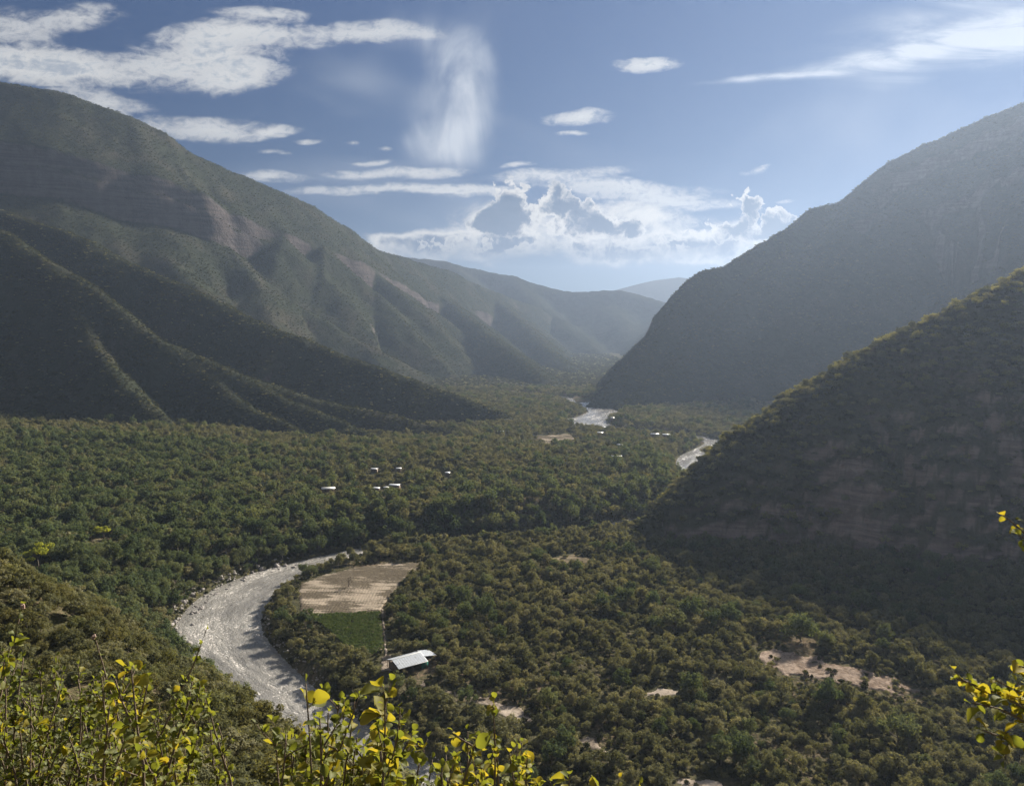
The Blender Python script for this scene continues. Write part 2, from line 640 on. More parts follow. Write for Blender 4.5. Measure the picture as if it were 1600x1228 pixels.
# --- left mountain: long crest with a cliff band, spurs running down to the valley
LM_CREST = crest([(-420, 80, 1500), (-250, 105, 1500), (-120, 112, 1510), (0, 130, 1530), (95, 145, 1560), (200, 182, 1610), (255, 207, 1650),
                  (300, 241, 1690), (370, 270, 1760), (430, 297, 1830), (480, 320, 1900), (540, 354, 2020), (590, 392, 2180),
                  (650, 408, 2400), (700, 424, 2600), (760, 452, 2800), (840, 480, 3050), (900, 520, 3200)])
LM_TAB = [(0, 0), (20, 6), (60, 40), (190, 140), (200, 172), (207, 176), (222, 232), (330, 292), (560, 415), (900, 540), (1600, 700)]


def lm_base(x, y):
    wx = x + fbm(x / 260, y / 260, 3, 31) * 26
    wy = y + fbm(x / 260, y / 260, 3, 37) * 26
    d, h, arc, sd_ = poly_dist(wx, wy, LM_CREST)
    amp = sstep(235, 420, d) + .18 * sstep(20, 200, d) * (1 - sstep(235, 420, d))
    gul = ridged(arc / 150, d / 900, 3, 41, .55)
    dd = d + fbm(x / 55, y / 55, 3, 44) * 7
    return h - profile(np.maximum(dd, 0) * np.interp(h, [200, 350, 480, 600], [1.5, 1.25, 1.05, 1.0]), LM_TAB) + (gul - .55) * 34 * amp


LM_SPURS = []
for pix, lift in [([(250, 392), (300, 437), (345, 472), (420, 520), (500, 560)], .045),
                  ([(352, 387), (400, 437), (475, 482), (575, 542), (700, 602), (790, 632)], .05),
                  ([(440, 372), (500, 425), (580, 478), (660, 530), (760, 580), (830, 618)], .03),
                  ([(510, 385), (580, 455), (655, 518), (750, 568), (860, 622)], .045),
                  ([(595, 430), (660, 480), (740, 535), (820, 585), (893, 628)], .045),
                  ([(690, 462), (760, 520), (830, 570), (900, 622)], .035)]:
    s = drape_spur(lm_base, pix, 700, 3200, lift)
    if len(s) > 1:
        LM_SPURS.append(s)
LM_SPURS.append(crest([(640, 420, 2700), (690, 462, 2350), (760, 520, 1900), (830, 572, 1550), (893, 628, 1230)]))
LM_SPURS.append(crest([(760, 452, 2900), (810, 500, 2500), (870, 558, 2000), (928, 608, 1480)]))


def lm_z(x, y):
    z = lm_base(x, y)
    wx = x + fbm(x / 120, y / 120, 3, 51) * 16
    wy = y + fbm(x / 120, y / 120, 3, 57) * 16
    for i, s in enumerate(LM_SPURS):
        d, h, arc, _ = poly_dist(wx, wy, s)
        g = ridged(arc / 55, d / 300, 3, 60 + i, .55)
        z = smax(z, h - round_top(d, 14) * .70 + (g - .6) * 9 * sstep(8, 90, d), 9)
    return z + fbm(x / 24, y / 24, 3, 71) * 2.6


# --- the two nearer left ridges
RB = crest([(-260, 250, 1120), (-120, 300, 1060), (0, 361, 995), (65, 401, 960), (140, 447, 925), (200, 492, 900), (262, 540, 880),
            (340, 575, 865), (430, 606, 850), (530, 634, 835), (630, 655, 815), (735, 676, 792)])
RA = crest([(-260, 262, 1320), (-120, 298, 1260), (0, 329, 1190), (100, 361, 1130), (210, 416, 1070), (282, 447, 1035), (362, 482, 1005),
            (452, 522, 975), (600, 578, 945), (700, 612, 925), (775, 642, 900)])
RC = crest([(262, 540, 880), (320, 590, 845), (400, 640, 790), (470, 672, 750)])
RD = crest([(65, 401, 960), (110, 470, 900), (170, 560, 830), (240, 640, 770)])
RE = crest([(340, 575, 865), (440, 622, 815), (540, 662, 775), (600, 684, 755)])


def lr_z(x, y):
    wx = x + fbm(x / 90, y / 90, 3, 81) * 13
    wy = y + fbm(x / 90, y / 90, 3, 87) * 13
    z = np.full(x.shape, -60.0)
    for i, (s, k, r) in enumerate([(RB, .86, 12), (RA, .80, 12), (RC, .9, 8), (RD, .95, 8), (RE, .9, 8)]):
        d, h, arc, _ = poly_dist(wx, wy, s)
        g = ridged(arc / 60, d / 350, 4, 90 + i, .55)
        z = smax(z, h - round_top(d, r) * k + (g - .6) * 15 * sstep(4, 80, d), 6)
    return z + fbm(x / 20, y / 20, 3, 99) * 1.8


# --- right mountain
RM_CREST = crest([(2100, 60, 1350), (1800, 95, 1420), (1680, 128, 1470), (1600, 162, 1520), (1520, 197, 1560), (1440, 227, 1590), (1390, 252, 1600), (1350, 287, 1590),
                  (1318, 314, 1570), (1262, 327, 1540), (1200, 372, 1480), (1130, 417, 1410), (1097, 422, 1380), (1062, 456, 1330),
                  (1046, 490, 1280), (1020, 532, 1220), (985, 572, 1160), (948, 614, 1095)])
RM_TAB = [(0, 0), (14, 5), (50, 42), (62, 72), (140, 140), (150, 165), (320, 290), (700, 480), (1200, 640)]


def rm_base(x, y):
    wx = x + fbm(x / 200, y / 200, 3, 131) * 18
    wy = y + fbm(x / 200, y / 200, 3, 137) * 18
    d, h, arc, sd_ = poly_dist(wx, wy, RM_CREST)
    d = np.maximum(d + fbm(x / 50, y / 50, 3, 144) * 7, 0)
    gul = ridged(arc / 130, d / 800, 3, 141, .55)
    return h - profile(d, RM_TAB) + (gul - .55) * 30 * sstep(30, 220, d)


RM_SPURS = []
for pix, lift in [([(1460, 445), (1325, 525), (1225, 542), (1170, 567), (1100, 607), (1060, 640)], .05),
                  ([(1240, 385), (1185, 430), (1120, 492), (1060, 555), (1015, 605), (985, 630)], .035),
                  ([(1305, 345), (1240, 420), (1150, 500), (1090, 560), (1035, 612)], .045),
                  ([(1420, 300), (1380, 380), (1290, 470), (1190, 545)], .035),
                  ([(1560, 420), (1450, 480), (1330, 560), (1230, 610), (1150, 660)], .06)]:
    s = drape_spur(rm_base, pix, 700, 2200, lift)
    if len(s) > 1:
        RM_SPURS.append(s)


def rm_z(x, y):
    z = rm_base(x, y)
    wx = x + fbm(x / 110, y / 110, 3, 151) * 14
    wy = y + fbm(x / 110, y / 110, 3, 157) * 14
    for i, s in enumerate(RM_SPURS):
        d, h, arc, _ = poly_dist(wx, wy, s)
        g = ridged(arc / 55, d / 300, 3, 160 + i, .55)
        z = smax(z, h - round_top(d, 10) * .74 + (g - .6) * 12 * sstep(8, 90, d), 8)
    return z + fbm(x / 24, y / 24, 3, 171) * 2.4


# --- dark wooded spur on the right, near
SP_CREST = crest([(1950, 255, 500), (1800, 325, 500), (1700, 376, 495), (1600, 430, 487), (1500, 475, 480), (1400, 525, 474), (1300, 585, 466), (1230, 630, 458),
                  (1170, 666, 450), (1120, 710, 441), (1080, 750, 432), (1030, 797, 420), (1004, 828, 412)])


def sp_z(x, y):
    wx = x + fbm(x / 60, y / 60, 3, 181) * 6
    wy = y + fbm(x / 60, y / 60, 3, 187) * 6
    d, h, arc, sd_ = poly_dist(wx, wy, SP_CREST)
    # convex side: gentle above, steep and stepped below
    want = np.interp(h, [10, 30, 60, 95, 150], [9, 30, 66, 108, 160])      # run from crest to foot
    t = np.clip(d / want, 0, 2.5)
    drop = np.where(t < 1, .62 * t * .55 + .38 * t ** 2.6 + .62 * .45 * t * t, 1 + (t - 1) * 1.2)
    z = h - drop * h
    led = np.sin(z * .62 + fbm(x / 35, y / 35, 2, 190) * 2.2)
    g = ridged(arc / 42, d / 200, 4, 191, .55)
    z = z + (g - .6) * 13 * sstep(5, 60, d) + led * 2.0 * sstep(.3, .6, t) + fbm(x / 32, y / 32, 3, 195) * 3.2
    return z + fbm(x / 12, y / 12, 3, 199) * 1.0


# --- far ranges closing the valley
FR_CREST = crest([(420, 372, 3900), (560, 392, 3900), (640, 402, 3900), (690, 408, 3850), (740, 420, 3800), (800, 432, 3700), (850, 446, 3600), (885, 455, 3550),
                  (925, 456, 3500), (965, 452, 3450), (1010, 463, 3400), (1050, 474, 3350), (1120, 490, 3300)])
FR_SPUR = [crest([(800, 432, 3700), (840, 470, 3300), (900, 520, 2900), (950, 570, 2500)]),
           crest([(925, 456, 3500), (960, 490, 3200), (985, 520, 2900), (1010, 545, 2700)]),
           crest([(690, 408, 3850), (760, 460, 3300), (830, 520, 2800), (890, 580, 2350)]),
           crest([(1050, 474, 3350), (1040, 500, 3000), (1020, 540, 2500)])]


def fr_z(x, y):
    wx = x + fbm(x / 300, y / 300, 3, 201) * 40
    wy = y + fbm(x / 300, y / 300, 3, 207) * 40
    d, h, arc, _ = poly_dist(wx, wy, FR_CREST)
    g = ridged(arc / 260, d / 1200, 3, 209, .55)
    z = h - np.interp(d, [0, 60, 120, 1500, 3000], [0, 18, 70, 560, 900]) + (g - .6) * 60 * sstep(30, 400, d)
    for i, s in enumerate(FR_SPUR):
        d, h, arc, _ = poly_dist(wx, wy, s)
        g = ridged(arc / 150, d / 700, 3, 210 + i, .55)
        z = smax(z, h - round_top(d, 30) * .62 + (g - .6) * 28 * sstep(10, 150, d), 20)
    return z + fbm(x / 60, y / 60, 3, 219) * 6


BL_CREST = crest([(850, 478, 5700), (930, 460, 5700), (985, 446, 5700), (1030, 437, 5700), (1072, 431, 5700), (1120, 446, 5700), (1200, 440, 5700), (1350, 470, 5700)])


def bl_z(x, y):
    d, h, arc, _ = poly_dist(x + fbm(x / 500, y / 500, 3, 221) * 90, y, BL_CREST)
    return h - np.minimum(d, 2500) * .34 + (ridged(arc / 500, d / 2000, 3, 229) - .6) * 90 * sstep(50, 600, d)


# --- the slope the photographer stands on, with a bushy knoll running out to the left
def near_ctrl():
    c = [(-3, -30, 124), (-60, -40, 128), (60, -40, 116), (0, 0, 118.2), (0, 3, 117.0), (-2, 3, 117.0), (3, 3, 116.9), (0, 7, 113.6), (0, 20, 102), (0, 45, 80), (0, 80, 52), (5, 120, 22), (0, 160, -4), (0, 200, -20),
         (60, 0, 98), (60, 60, 55), (60, 120, 8), (70, 170, -15), (160, 0, 60), (160, 80, 10), (160, 150, -20), (300, 0, 30), (300, 120, -20),
         (-25, 25, 100), (-22, 50, 84), (-60, 30, 100), (-110, 40, 98), (-180, 60, 100), (-300, 60, 100), (-40, 5, 116), (-110, 0, 118), (-260, 0, 125), (120, -40, 92), (300, -40, 60)]
    for (px, py, D) in [(-140, 884, 195), (0, 922, 172), (70, 926, 168), (150, 952, 160), (210, 974, 154), (262, 1014, 146), (322, 1060, 136), (382, 1082, 128), (428, 1126, 118), (478, 1158, 110),
                        (0, 1020, 125), (120, 1050, 115), (220, 1100, 103), (0, 1130, 95), (330, 1150, 98), (180, 1180, 82), (560, 1215, 95), (620, 1270, 85)]:
        p = P(px, py + 16, D)
        c.append((p[0], p[1], p[2]))
    for (px, py, D, dd) in [(-140, 862, 195, 60), (0, 905, 172, 52), (150, 948, 160, 48), (262, 1014, 146, 46), (382, 1082, 128, 46), (478, 1158, 110, 52), (600, 1240, 92, 66)]:
        p = P(px, py, D)
        q = P(px, py, D + dd)
        c.append((q[0], q[1], max(-14, p[2] - dd * 1.08)))
        q = P(px, py, D + dd + 55)
        c.append((q[0], q[1], -25))
    for (x, y) in [(-300, 300), (-150, 300), (0, 260), (150, 220), (-420, 320)]:
        c.append((x, y, -30))
    return np.array(c)


_nc = near_ctrl()


def _tps(r2):
    return np.where(r2 > 1e-9, r2 * np.log(r2 + 1e-12), 0)


_S = 100.0
_q = _nc[:, :2] / _S
_A = _tps(((_q[:, None] - _q[None]) ** 2).sum(2)) + np.eye(len(_q)) * 1e-3
_Pm = np.hstack([np.ones((len(_q), 1)), _q])
_M = np.block([[_A, _Pm], [_Pm.T, np.zeros((3, 3))]])
_W = np.linalg.solve(_M, np.concatenate([_nc[:, 2], np.zeros(3)]))


def near_z(x, y):
    z = _W[-3] + _W[-2] * x / _S + _W[-1] * y / _S
    for i in range(len(_q)):
        z = z + _W[i] * _tps((x / _S - _q[i, 0]) ** 2 + (y / _S - _q[i, 1]) ** 2)
    k = sstep(10, 40, np.hypot(x, y))
    return z + (fbm(x / 18, y / 18, 3, 241) * 1.6 + fbm(x / 60, y / 60, 3, 243) * 2.5) * k


SAMPLE_TERRAINS = [ground_z, near_z, sp_z]


# ------------------------------------------------------------------ build the land
M_ground = terrain_mat('ground_soil', (.055, .055, .03, 1), (.085, .078, .043, 1), (.15, .115, .078, 1), (.16, .13, .10, 1), (.24, .20, .16, 1), (.14, .34), 2.2, .5, .5)
M_hill = terrain_mat('scrub_hillside', (.026, .030, .018, 1), (.039, .043, .026, 1), (.055, .050, .034, 1), (.095, .078, .07, 1), (.165, .135, .122, 1), (.43, .60), 1.0, 1.2, .05)
M_mountain = terrain_mat('rocky_mountainside', (.026, .031, .019, 1), (.042, .046, .028, 1), (.060, .054, .038, 1), (.070, .060, .056, 1), (.125, .106, .098, 1), (.37, .58), 1.0, 1.2, .05)
M_hill_far = terrain_mat('far_hillside', (.020, .024, .016, 1), (.032, .036, .024, 1), (.042, .04, .03, 1), (.08, .065, .058, 1), (.12, .10, .09, 1), (.38, .6), .35, 3.0, .03)
M_spur = terrain_mat('spur_rock', (.05, .052, .03, 1), (.085, .08, .05, 1), (.12, .095, .07, 1), (.13, .10, .085, 1), (.27, .21, .18, 1), (.34, .54), 1.6, .7, .16)
M_near = terrain_mat('near_slope', (.06, .06, .03, 1), (.10, .09, .045, 1), (.15, .115, .075, 1), (.16, .13, .11, 1), (.28, .23, .19, 1), (.40, .6), 3.0, .4, .4)


def axis(lo, f0, f1, hi, step, grow=1.22):
    a = list(np.arange(f0, f1 + .1, step))
    s = step
    while a[-1] < hi:
        s *= grow
        a.append(a[-1] + s)
    s = step
    while a[0] > lo:
        s *= grow
        a.insert(0, a[0] - s)
    return np.array(a)


gr = height_sheet('ground', axis(-4800, -330, 330, 4800, 3.0), axis(-1500, 160, 640, 6300, 3.0), ground_z, M_ground)
tag(gr, 'flat valley floor of brown soil under the trees')
height_sheet('mountain', np.arange(-1750, 330, 7.0), np.arange(720, 3350, 7.0), lm_z, M_mountain, lambda x, y, z: z > -25)['label'] = 'high left mountain with a pale cliff band below its crest'
height_sheet('hill', np.arange(-820, 140, 4.0), np.arange(560, 1330, 4.0), lr_z, M_hill, lambda x, y, z: z > -15)['label'] = 'lower gullied ridges running down to the valley on the left'
height_sheet('mountain', np.arange(20, 1750, 6.5), np.arange(700, 2150, 6.5), rm_z, M_hill, lambda x, y, z: z > -25)['label'] = 'steep hazy mountain on the right side of the valley'
height_sheet('hill', np.arange(30, 480, 2.5), np.arange(240, 660, 2.5), sp_z, M_spur, lambda x, y, z: z > -8)['label'] = 'dark wooded spur with rock ledges at the right'
height_sheet('mountain', np.arange(-1700, 1300, 25.0), np.arange(2000, 5200, 25.0), fr_z, M_hill_far, lambda x, y, z: z > -60)['label'] = 'far ridge closing the valley'
height_sheet('mountain', np.arange(-600, 3000, 60.0), np.arange(5000, 6300, 60.0), bl_z, M_hill_far, lambda x, y, z: z > -60)['label'] = 'faint blue mountain farthest away'
height_sheet('hillside', axis(-420, -150, 60, 420, 2.0, 1.12), axis(-90, -6, 200, 330, 2.0, 1.12), near_z, M_near, lambda x, y, z: z > -8)['label'] = 'scrubby slope below the viewpoint with a knoll running left'

# ------------------------------------------------------------------ the air
def build_haze(density, aniso):
    b = [(-6500, -2600, -60), (6500, -2600, -60), (6500, 8200, -60), (-6500, 8200, -60)]
    top = 660.0
    V = b + [(x, y, top) for x, y, _ in b]
    Fc = [(0, 3, 2, 1), (4, 5, 6, 7), (0, 1, 5, 4), (1, 2, 6, 5), (2, 3, 7, 6), (3, 0, 4, 7)]
    m, w = new_mat('haze_air')
    pv = w.node('ShaderNodeVolumePrincipled')
    pv.inputs['Color'].default_value = HAZE_COLOR
    pv.inputs['Density'].default_value = density
    pv.inputs['Density Attribute'].default_value = ''
    pv.inputs['Anisotropy'].default_value = aniso
    w.l.new(pv.outputs[0], w.out.inputs['Volume'])
    m.cycles.homogeneous_volume = True
    o = obj('haze', make_mesh('haze', V, Fc, m))
    tag(o, 'pale haze filling the valley air', None, None, 'stuff')


HAZE_COLOR = (.33, .415, .56, 1)
build_haze(0.00013, 0.50)


# ------------------------------------------------------------------ river
def water_mat():
    m, w = new_mat('muddy_river_water')
    geo = w.node('ShaderNodeNewGeometry')
    pos = geo.outputs['Position']
    at = w.node('ShaderNodeAttribute', attribute_name='flow')
    flow = at.outputs['Vector']                 # (along, across, 0) in metres
    fm = w.mapping(flow, scale=(.6, 1.0, 1))
    n1 = w.noise(fm, .33, 5, .65, .5)
    n2 = w.noise(fm, 1.3, 4, .6, .4)
    n0 = w.noise(w.mapping(flow, scale=(.4, 1.2, 1)), .07, 3, .55)
    foam = w.smooth(w.math('ADD', w.math('MULTIPLY', n2, .6), w.math('ADD', w.math('MULTIPLY', n1, .5), w.math('MULTIPLY', n0, .45))), .81, .95)
    base = w.mix(w.smooth(n0, .35, .65), (.20, .19, .172, 1), (.31, .295, .265, 1))
    col = w.mix(w.math('MULTIPLY', foam, .8), base, (.70, .65, .59, 1))
    rough = w.math('MULTIPLY_ADD', foam, .4, .12)
    bh = w.math('ADD', w.math('MULTIPLY', n1, 1.0), w.math('MULTIPLY', n2, .45))
    principled(w, col, rough, .5, bh, .75)
    return m


def build_river():
    line = smooth_line(RIV, 2.2)
    line = line[(line[:, 1] > 60) & (line[:, 1] < 1700)]
    n = 34
    tan = np.gradient(line[:, :2], axis=0)
    tan /= np.linalg.norm(tan, axis=1)[:, None]
    nor = np.stack([-tan[:, 1], tan[:, 0]], 1)
    arc = np.concatenate([[0], np.cumsum(np.linalg.norm(np.diff(line[:, :2], axis=0), axis=1))])
    ac = np.linspace(-1, 1, n)
    W = line[:, 2] + 3.2
    X = line[:, 0][:, None] + nor[:, 0][:, None] * ac[None] * W[:, None]
    Y = line[:, 1][:, None] + nor[:, 1][:, None] * ac[None] * W[:, None]
    A = np.repeat(arc[:, None], n, 1)
    C = ac[None] * W[:, None]
    Z = fbm(A / 7, C / 2.6, 4, 301, .55) * .5 + fbm(A / 22, C / 9, 2, 307) * .25
    # standing waves in the faster reaches
    Z = Z * (1 - np.abs(ac[None]) ** 6)
    V = np.stack([X.ravel(), Y.ravel(), Z.ravel() - .1], 1)
    me = make_mesh('river', V, grid_faces(len(line), n)[:, ::-1], water_mat(), True)
    a = me.attributes.new('flow', 'FLOAT_VECTOR', 'POINT')
    a.data.foreach_set('vector', np.stack([A.ravel(), C.ravel(), 0 * A.ravel()], 1).astype(np.float32).ravel())
    o = obj('river', me)
    tag(o, 'broad muddy grey river winding through the valley', None, None, 'structure')


build_river()


# ------------------------------------------------------------------ fields, paths and bare ground
def soil_mat(name, c1, c2, c3, sx=.4, sy=1.2, lo=.45, hi=.6, scale=.25):
    m, w = new_mat(name)
    geo = w.node('ShaderNodeNewGeometry')
    pos = geo.outputs['Position']
    n1 = w.noise(w.mapping(pos, scale=(sx, sy, 1)), scale, 6, .68, .5)
    n2 = w.noise(pos, 1.1, 4, .65)
    n3 = w.noise(pos, .06, 3, .5)
    c = w.mix(w.smooth(n2, .35, .65), c1, c2)
    k = w.math('MULTIPLY_ADD', n2, .18, w.math('MULTIPLY_ADD', n3, .55, w.math('MULTIPLY', n1, .6)))
    c = w.mix(w.smooth(k, lo + .14, hi + .14), c, c3)
    principled(w, c, 1.0, 0.0, w.math('ADD', n2, n1), .25)
    return m


def drape(name, poly, mat, cell, off, label, zextra=None, edge=1.5, seed=0, kind='structure'):
    poly = np.array([p[:2] for p in poly])
    lo, hi = poly.min(0) - 2, poly.max(0) + 2
    xs, ys = np.arange(lo[0], hi[0], cell[0]), np.arange(lo[1], hi[1], cell[1])
    X, Y = np.meshgrid(xs, ys, indexing='ij')
    x, y = X.ravel(), Y.ravel()
    jx, jy = x + fbm(x / 5, y / 5, 3, 400 + seed) * edge * 2, y + fbm(x / 5, y / 5, 3, 410 + seed) * edge * 2
    k = in_poly(jx, jy, poly)
    z = ground_z(x, y) + off + (zextra(x, y) if zextra else 0)
    Fc = grid_faces(len(xs), len(ys))
    Fc = Fc[k[Fc].all(1)]
    V = np.stack([x, y, z], 1)
    cnt = np.bincount(Fc.ravel(), minlength=len(V))
    rim = (cnt > 0) & (cnt < 4)
    V[rim, 2] -= off + .25                      # the edge runs into the ground
    used = np.unique(Fc)
    re = np.zeros(len(V), int)
    re[used] = np.arange(len(used))
    o = obj(name, make_mesh(name, V[used], re[Fc], mat, True))
    tag(o, label, None, None, kind)
    return o


def gp(lst, z=3.2):
    return [gxy(px, py, z) for px, py in lst]


FIELD = gp([(468, 912), (510, 896), (560, 885), (610, 878), (668, 876), (648, 894), (630, 906), (614, 926), (600, 945), (594, 958), (467, 964), (464, 936)])
CROP = gp([(484, 962), (593, 959), (597, 1000), (601, 1020), (572, 1031), (542, 1016), (514, 990)])
LANE = gp([(594, 950), (600, 948), (603, 985), (606, 1018), (604, 1034), (599, 1030), (598, 1000)])
YARD = gp([(594, 1030), (606, 1024), (620, 1030), (640, 1046), (612, 1052), (592, 1050)])
SCREE = gp([(1178, 1022), (1205, 1018), (1260, 1030), (1330, 1046), (1400, 1062), (1452, 1082), (1400, 1086), (1340, 1074), (1270, 1062), (1215, 1058), (1190, 1040)])
TRACK = gp([(655, 1062), (690, 1072), (720, 1082), (760, 1090), (800, 1100), (832, 1108), (836, 1126), (800, 1132), (770, 1112), (735, 1098), (690, 1086), (655, 1072)])
TRACK2 = gp([(900, 1150), (925, 1152), (950, 1172), (975, 1194), (968, 1200), (935, 1180), (902, 1160)])
TRACK3 = gp([(995, 1084), (1030, 1076), (1075, 1078), (1085, 1086), (1040, 1090), (1000, 1092)])
TRACK4 = gp([(1060, 1212), (1110, 1216), (1170, 1240), (1100, 1250), (1060, 1226)])
CLEARING = gp([(850, 872), (895, 864), (925, 874), (915, 886), (875, 886)])
FARFIELD = [gxy(835, 680, 6), gxy(890, 674, 6), gxy(905, 684, 6), gxy(850, 692, 6)]
BARE = [FIELD, CROP, LANE, YARD, SCREE, TRACK, TRACK2, TRACK3, TRACK4, CLEARING, FARFIELD]

M_till = soil_mat('tilled_soil', (.085, .070, .050, 1), (.13, .108, .078, 1), (.31, .26, .20, 1), .16, 1.0, .52, .62, .3)
M_crop_soil = soil_mat('crop_soil', (.10, .085, .055, 1), (.15, .12, .08, 1), (.22, .18, .12, 1))
M_dirt = soil_mat('pale_dirt', (.16, .13, .10, 1), (.25, .205, .16, 1), (.38, .32, .26, 1), 1, 1, .45, .62)
M_scree = soil_mat('red_scree', (.14, .105, .078, 1), (.22, .165, .125, 1), (.33, .26, .205, 1), 1, 1, .45, .62, .5)

def furrow(x, y):
    near = sstep(345, 330, y)
    row = np.abs(np.sin(x * math.pi / 1.3))
    return row * .15 * near * (.4 + .6 * sstep(-.2, .3, fbm(x / 4, y / 6, 2, 435))) + fbm(x / 6, y / 4.5, 2, 431) * .2


drape('field', FIELD, M_till, (.325, 1.8), .28, 'brown tilled field with pale streaks beside the river bend', furrow, .6, 1)
drape('field', CROP, M_crop_soil, (.26, .9), .28, 'green crop plot in rows below the tilled field', lambda x, y: np.abs(np.sin(x * 2 * math.pi / 2.1)) * .2, .3, 2)
drape('path', LANE, M_dirt, (.4, .6), .36, 'narrow pale path along the right edge of the crop plot', None, .2, 3)
drape('yard', YARD, M_dirt, (.5, .5), .30, 'small bare yard in front of the shed', None, 1.0, 4)
drape('dirt_slope', SCREE, M_scree, (.5, .5), .16, 'reddish bare stony clearing at the foot of the dark spur', lambda x, y: ridged(x / 2.5, y / 2.5, 3, 440) * .22, 2.6, 5)
drape('path', TRACK, M_dirt, (.5, .5), .16, 'pale dirt track winding through the thicket below the shed', None, 1.8, 6)
drape('path', TRACK2, M_dirt, (.5, .5), .16, 'short diagonal stretch of dirt track at the bottom centre', None, 1.3, 7)
drape('path', TRACK3, M_dirt, (.5, .5), .16, 'sandy strip between bushes in the right thicket', None, 1.3, 8)
drape('path', TRACK4, M_dirt, (.5, .5), .16, 'dirt track at the bottom edge right of centre', None, 1.3, 9)
drape('clearing', CLEARING, M_crop_soil, (.7, .7), .16, 'dry brown clearing among trees near the spur tip', None, 1.8, 10)
drape('field', FARFIELD, M_till, (2, 3), .5, 'small pale field far down the valley', None, 2.0, 11)


# ------------------------------------------------------------------ plants
def leaf_mat(name, c1, c2, c3, trans=.25, tcol=(1.25, 1.15, .55, 1), rough=None, big=.0):
    m, w = new_mat(name)
    oi = w.node('ShaderNodeObjectInfo')
    r = oi.outputs['Random']
    cr = w.node('ShaderNodeValToRGB')
    w.l.new(r, cr.inputs[0])
    e = cr.color_ramp.elements
    e[0].color, e[1].color = c1, c3
    e[0].position, e[1].position = .05, .97
    e.new(.55).color = c2
    geo = w.node('ShaderNodeNewGeometry')
    rp = geo.outputs['Random Per Island']
    col = w.mix(1.0, cr.outputs[0], w.mix(rp, (.72, .72, .72, 1), (1.28, 1.25, 1.15, 1)), 'MULTIPLY')
    df = w.node('ShaderNodeBsdfDiffuse')
    w.l.new(col, df.inputs[0])
    tr = w.node('ShaderNodeBsdfTranslucent')
    w.l.new(w.mix(1.0, col, tcol, 'MULTIPLY'), tr.inputs[0])
    ms = w.node('ShaderNodeMixShader')
    ms.inputs[0].default_value = trans
    w.l.new(df.outputs[0], ms.inputs[1])
    w.l.new(tr.outputs[0], ms.inputs[2])
    last = ms.outputs[0]
    if rough is not None:
        gl = w.node('ShaderNodeBsdfGlossy')
        gl.inputs['Roughness'].default_value = rough
        gl.inputs['Color'].default_value = (.8, .8, .75, 1)
        m2 = w.node('ShaderNodeMixShader')
        m2.inputs[0].default_value = .025
        w.l.new(last, m2.inputs[1])
        w.l.new(gl.outputs[0], m2.inputs[2])
        last = m2.outputs[0]
    w.l.new(last, w.out.inputs[0])
    return m


def bark_mat():
    m, w = new_mat('bark')
    geo = w.node('ShaderNodeNewGeometry')
    n = w.noise(w.mapping(geo.outputs['Position'], scale=(1, 1, .25)), 14, 4, .6)
    principled(w, w.mix(n, (.10, .08, .06, 1), (.24, .20, .16, 1)), .9, .15, n, .02)
    return m


M_bark = bark_mat()
M_olive = leaf_mat('olive_foliage', (.115, .122, .072, 1), (.160, .165, .100, 1), (.220, .214, .140, 1), .45)
M_green = leaf_mat('deep_green_foliage', (.078, .108, .060, 1), (.110, .140, .076, 1), (.155, .175, .098, 1), .45)
M_ochre = leaf_mat('ochre_foliage', (.105, .108, .054, 1), (.155, .146, .068, 1), (.140, .150, .074, 1), .45)
M_scrub = leaf_mat('hill_scrub_foliage', (.050, .058, .036, 1), (.070, .078, .048, 1), (.096, .100, .064, 1), .6)
M_pale = leaf_mat('pale_foliage', (.17, .172, .105, 1), (.21, .208, .125, 1), (.27, .258, .155, 1), .42)
M_lime = leaf_mat('lime_foliage', (.30, .33, .06, 1), (.33, .36, .07, 1), (.36, .37, .08, 1), .55)
M_cropleaf = leaf_mat('crop_foliage', (.085, .125, .048, 1), (.105, .145, .058, 1), (.13, .165, .07, 1), .4)


def tube(path, radii, sides=5):
    path = np.asarray(path, float)
    V, Fc = [], []
    n = len(path)
    for i in range(n):
        t = path[min(i + 1, n - 1)] - path[max(i - 1, 0)]
        t = t / (np.linalg.norm(t) + 1e-9)
        a = np.cross(t, [0, 0, 1] if abs(t[2]) < .9 else [1, 0, 0])
        a /= np.linalg.norm(a)
        b = np.cross(t, a)
        for k in range(sides):
            an = 2 * math.pi * k / sides
            V.append(path[i] + (a * math.cos(an) + b * math.sin(an)) * radii[i])
    for i in range(n - 1):
        for k in range(sides):
            p, q = i * sides + k, i * sides + (k + 1) % sides
            Fc.append((p, q, q + sides, p + sides))
    Fc.append(tuple(range((n - 1) * sides, n * sides)))
    return V, Fc


def join(parts):
    V, Fc, o = [], [], 0
    for v, f in parts:
        V.extend(v)
        Fc.extend(tuple(i + o for i in q) for q in f)
        o += len(v)
    return V, Fc


